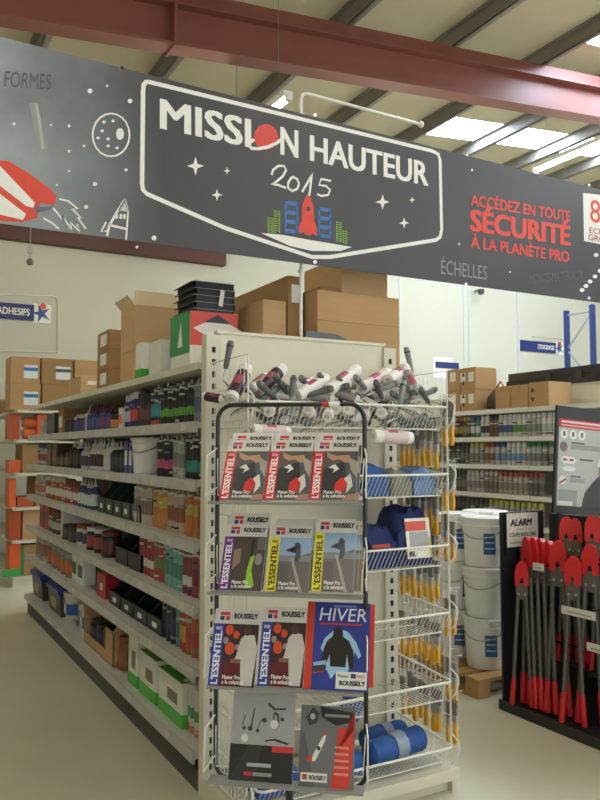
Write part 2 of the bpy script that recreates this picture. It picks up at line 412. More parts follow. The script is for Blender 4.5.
# white frame line
ribbon('frame_line', [(149, 82), (146, 82), (143.5, 85), (143, 92), (142, 184), (143, 190), (147, 194), (225, 228), (312, 257), (330, 257), (436, 240), (440, 237), (441.5, 230), (440, 160), (438, 154), (432, 151)][::1], .021, IW, closed=True)
btext('MISSI', (161, 128.5), (250, 147.5), (161, 99), IW, .04)
btext('N', (281, 154), (297.5, 157.5), (281, 127.5), IW, .045)
btext('HAUTEUR', (310.5, 160.5), (427.5, 186), (310.5, 135.5), IW, .04)
bpoly('planet', circ(266, 137, 12, 13), IRB)
ribbon('planet_ring', [(281.5, 132), (284, 134.5), (283, 138), (277, 143), (268, 147), (258, 149), (251, 148.5), (248.5, 145.5), (250.5, 142), (254, 139.5)], .016, IW, .0025)
for pts in ([(271.5, 175), (273, 170), (278, 166), (284, 166), (286, 170), (283, 176), (276, 182), (271, 184), (278, 185), (286, 188)],
            [(291, 178), (288, 183), (288, 188), (292, 191), (297, 189), (299, 184), (297, 179), (293, 177), (291, 178)],
            [(302, 192), (309, 180), (312, 172), (310, 190), (309, 196)],
            [(331, 181), (321, 179), (319, 185), (326, 186), (330, 190), (328, 195), (321, 196), (317, 194)]):
    ribbon('handwritten_digit', pts, .012, IW)
def star(cx, cy, r):
    q = []
    for k in range(8):
        a = R(45 * k - 90); rr = r if k % 2 == 0 else r * .33
        q.append((cx + rr * math.cos(a), cy + rr * math.sin(a) * 1.1))
    bpoly('star', q, IW)
for s in ((195.5, 166, 8.5), (227, 171, 3.5), (217, 195, 5.5), (382.5, 202, 7), (412, 200, 3), (404, 223, 5)): star(*s)
bpoly('moon_ground', [(261, 233), (283, 235), (310, 240), (352, 247), (340, 251), (312, 251), (290, 246)], IW)
bpoly('moon_edge', [(270, 232.5), (300, 234), (330, 239), (352, 246), (330, 243), (300, 237.5)], ID, .0018)
# rocket, towers, ladders
bpoly('rocket', [(308, 194), (311, 199), (313.5, 207), (314, 221), (317, 228), (317, 236), (312, 233), (311, 236), (305, 235), (304, 232), (299, 233), (299, 226), (302, 220), (302, 206), (305, 198)], IR)
bpoly('rocket_window', circ(308, 209, 2.2, 2.4, 10), ID, .002)
def ladder(x0, x1, yt, yb, n, m, w=.009):
    dy = (x1 - x0) * .16
    ribbon('ladder_rail', [(x0, yb), (x0, yt)], w, m); ribbon('ladder_rail', [(x1, yb + dy), (x1, yt + dy)], w, m)
    for k in range(n):
        y = yt + (yb - yt) * (k + .5) / n; ribbon('ladder_rung', [(x0, y), (x1, y + dy)], w * .8, m)
def tower(x0, x1, yt, yb):
    dy = (x1 - x0) * .1
    for x, d in ((x0, 0), (x1, dy)): ribbon('tower_post', [(x, yb + d), (x, yt + d)], .011, IB)
    for k in range(4):
        y = yt + 2 + (yb - yt) * k / 3.6; ribbon('tower_deck', [(x0, y), (x1, y + dy)], .02, IB)
ladder(268, 272.5, 217, 233, 7, IG, .007); ladder(274.5, 279.5, 210, 234, 10, IG, .007)
tower(285.5, 297, 201, 234); tower(319, 330, 207, 239)
ladder(336.5, 341, 221, 242, 9, IG, .007); ladder(343, 346.5, 230, 244, 6, IG, .007)
# left part: word, planet, rocket, stars
btext('FORMES', (4, 87), (51, 90), (4, 71), IDK, .005, .12)
ribbon('drawn_planet', circ(111, 135, 18.5, 21.5), .008, IW, closed=True)
bpoly('crater', circ(120, 134, 4, 6, 10), IW)
for x, y in ((102, 131), (108, 146), (98, 138), (104, 122), (113, 121), (117, 148), (108, 139)): bpoly('crater', circ(x, y, 1.8, 1.5, 7), IW)
def dot(x, y, r): bpoly('star_dot', circ(x, y, r, r, 7), IW)
for x, y, r in ((14, 124, 1.6), (51, 125, 1.1), (69, 126, 1.6), (69, 151, 1.4), (84, 146, 1.3), (69, 171, 1.2), (95, 184, 2.2), (126, 170, 1.7), (90, 91, 2.6), (107, 86, 1.3), (130, 101, 2.4), (86, 207, 2), (154, 238, 2.6), (57, 185, 1), (122, 68, 2.3), (137, 247, 1.5), (459, 244, 1.1), (472, 170, 1.2), (510, 272, 1), (466, 284, 1.5), (589, 298, 1.5), (589, 185, 1.5), (467, 155, 1.4)): dot(x, y, r)
bpoly('rocket_hull', [(-40, 157), (-8, 160), (8, 161), (30, 174), (50, 189), (56.5, 196), (55, 205), (40, 203), (37, 218), (22, 222), (-40, 219)], P('#d3432c', .5))
bpoly('rocket_stripe', [(-20, 165), (0, 166), (35, 203), (33, 208), (26, 206), (0, 186), (-20, 176)], IW, .0018)
bpoly('rocket_stripe', [(-20, 192), (0, 194), (26, 214), (23, 220), (-20, 210)], IW, .0018)
bpoly('rocket_nozzle', [(34, 207), (50, 207), (55, 203), (49, 210), (36, 213)], P('#5d6470', .5), .002)
for pts in ([(59, 199), (68, 201), (78, 209), (72, 209), (82, 219), (77, 217), (86, 229)], [(53, 208), (64, 221), (62, 216), (72, 230), (70, 222), (80, 232), (77, 224)], [(43, 218), (52, 223), (59, 229)]):
    ribbon('drawn_flame', pts, .008, IW)
ribbon('drawn_rocket', [(125, 199), (117, 212), (109, 226), (107, 236)], .011, IW); ribbon('drawn_rocket', [(125, 199), (128, 212), (126, 240)], .008, IW)
ribbon('drawn_rocket', [(109, 225), (126, 229)], .011, IW); ribbon('drawn_rocket', [(106, 222), (101, 232), (107, 231)], .008, IW)
bpoly('drawn_rocket_nose', [(125, 199), (128, 212), (118, 210)], P('#c9c9c6', .5))
for x in (117, 121, 124.5): bpoly('drawn_window', [(x - 1.2, 214), (x + 1.2, 214.4), (x + .9, 219), (x - 1.5, 218.6)], IW)
ribbon('drawn_satellite', [(33, 103), (36, 118), (38, 133), (44, 149)], .032, P('#8f958c', .5)); ribbon('drawn_satellite', [(36, 103), (39, 118), (41, 133), (43, 149)], .012, P('#a9afa6', .5), .0015)
# right part
btext('ACCÉDEZ EN TOUTE', (471, 205.5), (570, 221.5), (471, 191.5), IR, .03)
btext('SÉCURITÉ', (471, 230.5), (569.5, 245.5), (471, 204.5), IR, .05)
btext('À LA PLANÈTE PRO', (471, 247.5), (569, 262.5), (471, 233), IR, .03)
btext('ÉCHELLES', (441, 274), (487, 280), (441, 256), IGY, -.002)
btext('MONTE-MATÉRIAUX', (529, 284), (583, 279), (529, 272), IDK, -.002, .1)
bpoly('white_panel', [(583, 193), (640, 199), (640, 252), (584, 241)], IW)
btext('8', (590, 222), (600, 224), (590, 199), IR, .0, off=.0035); btext('7', (602, 224), (611, 226), (602, 202), IR, .0, off=.0035)
btext('ÉCHA', (589, 233), (609, 236), (589, 226), P('#8d3a30', .5), .006, off=.0035); btext('GROU', (588, 240), (610, 244), (588, 234), P('#8d3a30', .5), .006, off=.0035)
for x, y in ((596, 255), (582, 290), (586, 286), (590, 281.5), (595, 276.5), (600, 271), (606, 265)): bpoly('trail_dot', circ(x, y, 2.4, 2, 9), IW)
for x, y in ((122, 68), (315, 262), (315, 115)): bpoly('eyelet', circ(x, y, 2, 2, 9), WHITEP)
# support pole of the banner
px_ = onY(301, 200, 3.47).x
t = empty('banner_pole', (px_, 3.47, 2.02))
za = onY(301, 92, 3.47).z; xb = onY(421, 125, 3.47).x
go('pole', G().tube([(0, 0, -.12), (0, 0, za - 2.06), (.01, 0, za - 2.03), (.04, 0, za - 2.02), (xb - px_, 0, za - 2.02 - .01)], .009, 8), WHITEM, t, smooth=True)
go('pole_clamp', G().box(-.015, .015, -.014, .014, 1.32, 1.35), WHITEM, t); go('pole_clamp', G().box(-.012, .012, -.014, .014, .5, .52), WHITEM, t)
go('end_ball', G().lathe([(.004, -.02), (.016, -.01), (.018, 0), (.016, .01), (.004, .02)], 8), WHITEM, t, loc=(xb - px_, 0, za - 2.03), smooth=True)
tag(t, 'white bent steel pole rising from the end unit behind the banner', 'pole')

# ------------------------------------------------------------------ cartons
def carton(name, x0, x1, y0, y1, z0, z1, m, label, group=None, cat='box', tape=True, sticker=None, flaps=False, rz=0, marks=False):
    w, d, h = x1 - x0, y1 - y0, z1 - z0
    t = empty(name, ((x0 + x1) / 2, (y0 + y1) / 2, z0), (0, 0, rz))
    go('body', G().cbox(-w / 2, w / 2, -d / 2, d / 2, 0, h - .004, .003).box(-w / 2 + .002, w / 2 - .002, -d / 2 + .002, -.001, h - .004, h).box(-w / 2 + .002, w / 2 - .002, .001, d / 2 - .002, h - .004, h), m, t)
    if tape:
        go('tape', G().box(-w / 2 - .0012, w / 2 + .0012, -.024, .024, h - .06, h + .0015), TAPE, t)
        go('side_seam', G().box(-w / 2 + .003, w / 2 - .003, -d / 2 - .001, -d / 2, h * .62, h * .63), CARD3, t)
    if sticker:
        for face, u, v0, ww, hh, sm in sticker:
            if face == 'y': go('sticker', G().box(u - ww / 2, u + ww / 2, -d / 2 - .0016, -d / 2, v0, v0 + hh), sm, t)
            else: go('sticker', G().box(-w / 2 - .0016, -w / 2, u - ww / 2, u + ww / 2, v0, v0 + hh), sm, t)
    if marks:
        for s_ in (-1, 1):
            go('handling_mark', G().add([(-w / 2 - .002, d * .3 - .025, h * .5 + s_ * h * .2 - .02 * s_), (-w / 2 - .002, d * .3 + .025, h * .5 + s_ * h * .2 - .02 * s_), (-w / 2 - .002, d * .3, h * .5 + s_ * h * .2 + .03 * s_)], [(0, 1, 2)]), P('#3a2a1c'), t)
    if flaps:
        a = .09
        go('flap', G().box(-w / 2, w / 2, -.003, .003, 0, a), CARDIN, t, (0, -d / 2 + .004, h), (R(8), 0, 0))
        go('flap', G().box(-w / 2, w / 2, -.003, .003, 0, a), CARDIN, t, (0, d / 2 - .004, h), (R(10), 0, 0))
        go('flap', G().box(-.003, .003, -d / 2, d / 2, 0, a * .8), CARDIN, t, (-w / 2 + .004, 0, h), (0, R(-40), 0))
    return tag(t, label, cat, group)
ZT = 2.018
# on top of the aisle gondola
def yX(px, X=1.45, z=2.1): return y_at(px, z, X)
carton('carton', 2.06, 2.60, 3.53, 4.1, ZT, 2.455, CARD, 'widest brown carton on the gondola top, behind the cream back panel', tape=True)
carton('carton', 1.95, 2.045, 3.66, 4.42, ZT, 2.545, CARD3, 'flat brown carton standing on edge left of the widest carton', tape=False, sticker=[('y', .0, .38, .05, .1, PAPER)])
carton('carton', 1.80, 1.94, 3.66, 3.98, ZT, 2.40, CARD2, 'narrow pale carton leaning by the carton on edge', tape=False)
carton('carton', 1.78, 1.93, 4.13, 4.5, ZT, 2.40, CARD2, 'small brown carton just right of the black crates', tape=False)
carton('carton', 2.13, 2.25, 3.62, 3.82, 2.457, 2.495, CARD3, 'small flat brown box lying on top of the widest carton', tape=False)
carton('carton', 2.27, 2.585, 3.62, 4.05, 2.457, 2.68, CARD2, 'brown carton on top of the widest one, just under the banner', tape=False)
o = go('slate_panel', G().prism([(0, 0), (.36, 0), (.36, .135), (.2, .195), (.02, .2)], 0, .012, 'y'), P('#5c6064'), loc=(1.945, 3.48, ZT))
tag(o, 'dark slate grey sheet standing behind the cream back panel', 'sheet')
# tall opened carton with a second carton below
ya = 4.66
carton('carton', 1.40, 1.80, ya, ya + .3, ZT, 2.215, CARD2, 'lower brown carton under the tall opened one on the gondola top', tape=False)
carton('carton', 1.40, 1.80, ya, ya + .3, 2.217, 2.50, CARD2, 'tall opened brown carton with light flaps standing above the shelves', tape=False, flaps=True)
for k in range(3):
    h = .135
    carton('carton', 1.39, 1.62, 5.22, 5.52, ZT + k * h, ZT + (k + 1) * h - .002, CARD3, '%s small brown carton in the stack of three beside the tall carton' % ('bottom', 'middle', 'top')[k], 'stack of three small cartons', tape=False, sticker=[('x', -.02, .03, .16, .08, PAPER)])
carton('carton', 1.385, 1.72, 6.0, 6.4, ZT, ZT + .15, CARD2, 'half opened low brown carton at the far end of the gondola top', flaps=False, sticker=[('y', -.08, .08, .07, .03, PAPER)])
# white cartons and the red one
o = carton('carton', 1.38, 1.50, 4.44, 4.56, ZT, 2.235, PAPER, 'slim white box with green foot beside the tall brown carton', tape=False)
go('green_band', G().box(-.0615, .0615, -.0615, .0615, .005, .06), P('#3fa43c'), o)
carton('carton', 1.40, 1.62, 4.16, 4.36, ZT, 2.22, P('#d8d5ca'), 'plain white carton with an open top on the gondola', tape=False, sticker=[('y', -.02, .13, .06, .06, P('#8a6a48'))])
o = carton('carton', 1.44, 1.715, 3.80, 4.10, ZT, 2.315, P('#e4e0d6'), 'white carton with red front and green side under the black crates', tape=False)
W_, D_ = .1375, .15
go('red_print', G().box(-W_ + .001, W_, -D_ - .002, -D_, .13, .312), P('#d8452f'), o)
go('green_print', G().box(-W_ - .002, -W_, -D_, D_, .09, .312), P('#2f8f52'), o)
text = G().add([(-W_ - .003, -.05, .13), (-W_ - .003, .03, .13), (-W_ - .003, -.02, .27)], [(0, 1, 2)])
go('white_figure_print', text, PAPER, o)
go('diamond_print', G().add([(.0, -D_ - .003, .22), (.14, -D_ - .003, .29), (.28, -D_ - .003, .22), (.14, -D_ - .003, .15)], [(0, 3, 2, 1)]).xf(Matrix.Translation((-.12, 0, 0))), PAPER, o)
go('black_print', G().add([(-.06, -D_ - .004, .255), (.1, -D_ - .004, .255), (.02, -D_ - .004, .30)], [(0, 1, 2)]), P('#1d1b1c'), o)
for k in range(5):
    z = 2.317 + k * .037
    t = empty('folding_crate', (1.475 + .006 * (k % 2), 3.83, z))
    g = G()
    g.box(0, .23, 0, .008, .003, .03).box(0, .23, .252, .26, .003, .03).box(0, .008, .0, .26, .003, .03).box(.222, .23, 0, .26, .003, .03).box(0, .23, 0, .26, .0, .005)
    go('tray', g, BLACKP, t)
    go('rim', G().prism([(-.02, .022), (.0, .03), (.23, .03), (.23, .035), (-.002, .035), (-.022, .027)], -.006, .266, 'y'), P('#2b2a2b'), t)
    go('bright_edge', G().box(-.004, .23, -.0075, -.006, .031, .034), P('#9a9a98'), t)
    tag(t, '%s black flat crate in the stack on the red fronted carton' % ('bottom', 'second lowest', 'middle', 'second highest', 'top')[k], 'crate', 'stack of flat black crates')
o = go('paper_strap', G().box(-.012, .012, -.001, .001, 0, .09), PAPER, loc=(1.62, 3.815, 2.37), rot=(0, R(8), 0)); tag(o, 'white paper strip hanging on the stack of black crates', 'strip')

# ------------------------------------------------------------------ second gondola beyond the cross aisle
GY = 9.5
L2 = [2.06, 1.71, 1.32, .92, .54, .12]
t = empty('shelving_bay', (1.46, GY, 0))
go('spine_panel', G().box(.53, .56, .62, 2.4, .13, 2.02), spine_m, t)
go('upright', G().box(.5, .59, .58, .62, .1, 2.02), CREAM, t)
go('base', G().box(.0, 1.09, 0.0, 2.4, .0, .105), CREAM, t)
for z in L2:
    sh = go('shelf', G().cbox(-.02, 1.09, -.02, 2.4, z - .035, z, .03), CREAM, t)
tag(t, 'cream shelving with orange boxes beyond the far end of the aisle', 'shelving')
OR_ = P('#cf6030'); OR2 = P('#b04f26')
def stock(px0, px1, lev, h, m, lab, d=.28, cat='box', y=GY + .03):
    x0 = x_at(px0, lev + .1, y); x1 = x_at(px1, lev + .1, y)
    return carton('carton', x0, x1, y, y + d, lev + .002, lev + h, m, lab, tape=False, cat=cat)
z = L2[1]
stock(8.5, 20, z, .30, OR2, 'dull orange box on the far shelving, upper shelf at the front edge')
for k in range(2):
    x0 = x_at(21, z + .1, GY + .1); c = OR_
    o = go('orange_pack', G().lathe([(.03, 0), (.062, .01), (.066, .06), (.066, .16), (.062, .2), (.03, .21)], 14).xf(Matrix.Rotation(R(90), 4, 'Y')), c, loc=(x0 + .02, GY + .12, z + .07 + k * .135), smooth=True)
    go('end_cap', G().lathe([(.03, -.01), (.05, -.01), (.05, 0), (.03, 0)], 14).xf(Matrix.Rotation(R(90), 4, 'Y')), P('#b9b3a6'), o)
    tag(o, ('lower' if k == 0 else 'upper') + ' round orange pack stacked on the upper shelf of the far shelving', 'pack', 'round orange packs')
stock(37, 62, z, .30, OR_, 'orange box behind the aisle shelving end on the far upper shelf')
z = L2[2]
stock(9, 21, z, .15, OR_, 'small bright orange box low on a middle shelf of the far shelving')
stock(22, 62, z, .335, CARD3, 'dull brown carton filling a middle shelf of the far shelving', .5)
z = L2[3]
stock(8.5, 16, z, .33, OR_, 'upright orange box on the lower middle shelf of the far shelving')
stock(17, 34, z, .12, OR2, 'low flat orange box on the lower middle shelf of the far shelving')
stock(35, 62, z, .33, CARD3, 'brown carton behind the low flat orange box on the far shelving', .5)
z = L2[4]
stock(9, 21, z, .34, OR2, 'tall deep orange carton on the second lowest far shelf')
stock(22.5, 60, z, .34, CARD, 'brown carton beside the deep orange one on the far shelving', .5)
z = L2[5]
o = stock(9, 20.5, z, .38, P('#d65a26'), 'orange box with green stripes on the lowest far shelf')
o.name = 'carton'
go('green_stripe', G().box(.06, .1, -.142, -.14, 0, .36), P('#2c7a3a'), o); go('green_stripe', G().box(-.14, .06, -.1425, -.1405, 0, .09), P('#3f9a44'), o)
stock(21.5, 60, z, .36, CARD3, 'brown carton on the lowest far shelf beside the orange box', .5)
# cartons stacked on top of it
lab1 = P('#d9e0e2'); lab2 = P('#2f6fb0')
def topbox(px0, px1, k, m, lab, st=None, y=GY + .05, d=.4, hh=.315):
    x0 = x_at(px0, 2.2, y); x1 = x_at(px1, 2.2, y) - .006
    o = carton('carton', x0, x1, y, y + d, 2.062 + k * (hh + .002), 2.062 + (k + 1) * (hh + .002) - .002, m, lab, 'cartons on the far shelving', tape=True)
    if st:
        w = x1 - x0
        go('sticker', G().box(-w * .05, w * .42, -d / 2 - .002, -d / 2, .06, .22), lab1, o)
        go('sticker_band', G().box(-w * .05, w * .42, -d / 2 - .003, -d / 2 - .001, .15, .19), st, o)
topbox(10, 41, 0, CARD, 'lower brown carton with blue sticker at the left on the far shelving', lab2)
topbox(10, 40, 1, CARD, 'upper brown carton with blue sticker at the left on the far shelving', lab2)
topbox(42, 72, 0, CARD3, 'lower brown carton in the middle of the far shelving top')
topbox(41, 73, 1, CARD3, 'upper brown carton with white square label in the middle of the far shelving', P('#4a4a48'))
topbox(74, 98, 1, CARD, 'upper brown carton at the right of the far shelving top')
topbox(73, 98, 0, CARD2, 'lower brown carton at the right of the far shelving top')
for k in range(3):
    y = 10.3 + k * .45
    carton('carton', 1.44, 1.8, y, y + .42, 2.062, 2.2 + .05 * (k % 2), CARD3, 'low brown carton on the far shelving top, %s from its aisle corner' % ORD[k], 'low cartons on the far shelving')

# ------------------------------------------------------------------ signs on the back wall
def wall_sign(pxl, pxr, yt_, yb_, body, m, lab, Y, txt, logo=True, frame=None):
    b = onY(pxr, yb_, Y); a = Vector((x_at(pxl, 3.5, Y), Y, onY(pxr, yt_, Y).z))
    t = empty('hanging_sign', (a.x, Y, b.z)); w, h = b.x - a.x, a.z - b.z
    go('board', G().box(0, w, 0, .02, 0, h), m, t)
    if body: text_on(t, body, PAPER, (w * txt[0], -.002, h * .3), (w * (txt[1] - txt[0]), 0, 0), (0, 0, h * .42), .03)
    if logo:
        s = h
        c = (w + s * .42, -.004, h * .5)
        go('logo_plate', G().box(w - .02, w + s * 1.0, .002, .018, -.1 * h, h * 1.1), P('#e3e0d6'), t)
        pts = []
        for k in range(10):
            an = R(90 + 36 * k + 18); rr = s * (.62 if k % 2 == 0 else .2); pts.append((c[0] + rr * math.cos(an), c[2] + rr * math.sin(an)))
        go('logo_figure', G().prism(pts[::-1], -.006, -.002, 'y'), P('#27427f'), t)
        go('logo_head', G().prism([(c[0] + s * .1 + s * .2 * math.cos(R(30 * k)), c[2] + s * .45 + s * .2 * math.sin(R(30 * k))) for k in range(12)][::-1], -.008, -.003, 'y'), P('#d2503f'), t)
    if frame:
        fr = [Vector((onY(x, y, Y).x - a.x, 0.01, onY(x, y, Y).z - b.z)) for x, y in frame]
        go('frame', G().tube(fr, .012, 6), P('#d2cfbf'), t, smooth=True)
    tag(t, lab, 'sign'); return t
BLUE = P('#1f2c63', .5)
wall_sign(-45, 34, 305, 321, 'ADHESIFS', BLUE, 'blue aisle sign reading ADHESIFS with star figure on the wall', YW - .0215, (.52, .94), frame=[(-60, 293), (52, 296), (56.5, 297.5), (58, 302), (58, 352), (-60, 350)])
wall_sign(521, 556, 343, 353.5, 'STOCKAGE', BLUE, 'blue aisle sign reading STOCKAGE on the pale wall at right', YW - .0215, (.48, .95), frame=[(533, 343), (532, 336), (566, 339), (566, 345)])
t = wall_sign(436, 459, 363, 369, '', BLUE, 'small blue and white notice on the wall above the stacked cartons', YW - .0215, (.1, .9), logo=False)
go('white_strip', G().box(-.05, .46, .021, .03, -.2, .22), PAPER, t)
# hook with ball hanging near the left wall
p0 = onY(30, 240, 9.0); p1 = onY(30, 262, 9.0)
t = empty('hanging_hook', p1)
go('cord', G().tube([(0, 0, .05), (0, 0, p0.z - p1.z + 2.2)], .006, 5), P('#8a8576'), t)
go('ball', G().lathe([(.005, -.04), (.03, -.03), (.04, 0), (.03, .03), (.005, .045)], 10), P('#6b604e'), t, smooth=True)
go('clip', G().box(-.025, .025, -.012, .012, .1, .18), P('#aaa595'), t)
tag(t, 'hook with a dark ball hanging on a cord below the banner', 'hook')
p1 = onY(481, 292, YW - .2)
o = go('wall_camera', G().lathe([(.02, -.06), (.06, -.04), (.07, 0), (.07, .05), (.05, .06)], 12), P('#3c3b3a'), loc=p1, smooth=True)
go('bracket', G().box(-.02, .02, 0, .19, .03, .06), P('#6a6a68'), o)
tag(o, 'small dark dome fixed on the pale wall under the banner', 'camera')
# blue pallet rack frame at right
t = empty('rack_frame', (0, 0, 0))
ra = Vector((x_at(568, 3, 11.6), 11.6, 0)); rb = Vector((x_at(594, 3, 11.0), 11.0, 0))
rbm = mat('blue_rack_steel', '#25376c', .45, var=.08)
ta, tb = onY(568, 311, 11.6).z, onY(594, 305, 11.0).z
for p, zz in ((ra, ta), (rb, tb)): go('post', G().box(p.x - .045, p.x + .045, p.y - .045, p.y + .045, 0, zz), rbm, t)
g = G(); zs = [ta - .1 - .75 * k for k in range(6)]
sd = mat('rack_brace_steel', '#8b8f94', .45, var=.05)
go('brace', G().tube([(ra.x, ra.y, zs[0]), (rb.x, rb.y, zs[0])], .02, 6), sd, t)
for k in range(5):
    a, b = (rb, ra) if k % 2 == 0 else (ra, rb)
    go('brace', G().tube([(a.x, a.y, zs[k]), (b.x, b.y, zs[k + 1])], .02, 6), sd, t)
tag(t, 'blue pallet rack frame with cross braces standing by the pale wall', 'rack')

# ------------------------------------------------------------------ products
def PP(h):
    v = [int(h.lstrip('#')[i:i + 2], 16) for i in (0, 2, 4)]; g_ = sum(v) / 3
    return P('#%02x%02x%02x' % tuple(int((c * .82 + g_ * .18) * .93) for c in v))
def lathe_mesh(name, key, prof, m, n=14): return cm(name, key, m, lambda: G().lathe(prof, n), True)
def cartridge(x, y, z, body, band, cap=None, h=.222, r=.0245, b0=.25, b1=.6, low=None):
    body, band = PP(body), PP(band); cap = PP(cap) if cap else OFFP
    o = obj('sealant_cartridge', lathe_mesh('sealant_cartridge', ('c', h, r), [(r * .96, 0), (r, .004), (r, h * .86), (r * .97, h * .87), (r * .97, h * .9), (r * .4, h * .93), (r * .3, h * .95)], body), None, (x, y, z), (0, 0, random.uniform(0, 6)))
    obj('label_band', lathe_mesh('label_band', ('b', h, r, b0, b1), [(r + .0006, h * b0), (r + .0006, h * b1)], band), o)
    obj('collar', lathe_mesh('collar', ('k', h, r), [(r * 1.03, h * .855), (r * 1.03, h * .905), (r * .6, h * .915)], cap), o)
    st = random.choice(('#d6d2c8', '#3a3638', '#c2b8a8', '#8a8680')); s0 = random.choice((.62, .7, .08))
    obj('stripe', lathe_mesh('stripe', ('st', h, r, s0), [(r + .0009, h * s0), (r + .0009, h * (s0 + .05))], PP(st)), o)
    obj('nozzle', lathe_mesh('nozzle', ('n', h, r), [(r * .36, h * .93), (r * .3, h * .97), (r * .22, h * 1.05)], cap, 8), o)
    if low: obj('foot_band', lathe_mesh('foot_band', ('f', h, r), [(r + .0007, h * .02), (r + .0007, h * .16)], PP(low)), o)
    return o
def spray(x, y, z, body, band, cap, h=.235, r=.031, name='spray_can'):
    o = obj(name, lathe_mesh(name, ('s', h, r), [(r * .93, 0), (r, .004), (r, h * .74), (r * .9, h * .79), (r * .72, h * .82)], PP(body)), None, (x, y, z), (0, 0, random.uniform(0, 6)))
    obj('label_band', lathe_mesh('label_band', ('sb', h, r), [(r + .0006, h * .2), (r + .0006, h * .52)], PP(band)), o)
    st = random.choice(('#d6d2c8', '#3a3638', '#c2b8a8', '#8a8680')); s0 = random.choice((.58, .62, .1))
    obj('stripe', lathe_mesh('stripe', ('ss', h, r, s0), [(r + .0009, h * s0), (r + .0009, h * (s0 + .06))], PP(st)), o)
    obj('cap', lathe_mesh('cap', ('sc', h, r), [(r * .86, h * .79), (r * .86, h * .96), (r * .74, h)], PP(cap)), o)
    return o
def bottle(x, y, z, body, lab, cap, h=.22, r=.034, name='bottle'):
    o = obj(name, lathe_mesh(name, ('bt', h, r), [(r * .92, 0), (r, .006), (r, h * .56), (r * .8, h * .66), (r * .4, h * .72), (r * .36, h * .76)], PP(body)), None, (x, y, z), (0, 0, random.uniform(0, 6)))
    obj('label_band', lathe_mesh('label_band', ('bl', h, r), [(r + .0006, h * .12), (r + .0006, h * .5)], PP(lab)), o)
    obj('spout', lathe_mesh('spout', ('bs', h, r), [(r * .45, h * .74), (r * .45, h * .8), (r * .26, h * .84), (r * .12, h)], PP(cap), 10), o)
    return o
def jar(x, y, z, body, lab, lid, h=.13, r=.055, name='jar'):
    o = obj(name, lathe_mesh(name, ('j', h, r), [(r * .94, 0), (r, .006), (r, h * .78), (r * .9, h * .82), (r * .88, h * .86)], PP(body)), None, (x, y, z), (0, 0, random.uniform(0, 6)))
    obj('label_band', lathe_mesh('label_band', ('jl', h, r), [(r + .0006, h * .15), (r + .0006, h * .65)], PP(lab)), o)
    obj('lid', lathe_mesh('lid', ('jd', h, r), [(r * .97, h * .82), (r * .99, h * .84), (r * .99, h * .96), (r * .93, h)], PP(lid)), o)
    return o
def pbox(x0, x1, y0, y1, z0, h, m, band=None, name='product_box'):
    w, d = x1 - x0, y1 - y0
    o = obj(name, cm(name, (round(w, 3), round(d, 3), round(h, 3)), m, lambda: G().cbox(-w / 2, w / 2, -d / 2, d / 2, 0, h, .003)), None, ((x0 + x1) / 2, (y0 + y1) / 2, z0))
    if band: go('printed_panel', G().box(-w / 2 - .001, -w / 2, -d * .42, d * .42, h * .25, h * .7), P(band), o)
    return o
def parts_bin(x, y, z, w=.15, d=.26, h=.16, m=None, lab=True):
    t = empty('storage_bin', (x, y, z)); k = .006
    go('shell', G().box(0, d, 0, w, 0, k).box(d - k, d, 0, w, 0, h)
       .prism([(0, 0), (d, 0), (d, h), (.11, h), (.03, h * .5), (0, h * .5)], 0, k, 'y').prism([(0, 0), (d, 0), (d, h), (.11, h), (.03, h * .5), (0, h * .5)], w - k, w, 'y')
       .box(0, k, 0, w, 0, h * .5), m, t)
    go('front_rim', G().box(-.006, .006, -.002, w + .002, h * .47, h * .52), m, t); go('back_rim', G().box(d - .006, d + .004, -.002, w + .002, h - .008, h), m, t)
    if lab: go('label_plate', G().box(-.003, -.0005, w * .36, w * .64, h * .16, h * .32), PAPER, t)
    return t
def pail(x, y, z, r=.16, h=.355, lab=None, lid=None, name='plastic_pail', body=None):
    body = body or WHITEP; lid = lid or body
    o = obj(name, cm(name, ('p', r, h), body, lambda: G().lathe([(r * .86, 0), (r * .88, .006), (r * .97, h * .80), (r * 1.03, h * .80), (r * 1.03, h * .83), (r * .98, h * .84), (r * .99, h * .93), (r * .9, h * .935)], 28), True), None, (x, y, z))
    obj('lid', cm('lid', ('pl', r, h), lid, lambda: G().lathe([(r * 1.04, h * .915), (r * 1.05, h * .93), (r * 1.05, h * .985), (r * 1.0, h), (r * .93, h), (r * .92, h * .985), (r * .05, h * .985)], 28), True), o)
    pts = [(r * 1.05 * math.cos(R(a)), r * 1.05 * math.sin(R(a)), h * .76 - .13 * h * math.sin(R((a - 150) * 180 / 120.0)) * 1.4) for a in range(150, 271, 12)]
    go('handle', G().tube(pts, .0035, 5), STEEL, o, smooth=True)
    return o

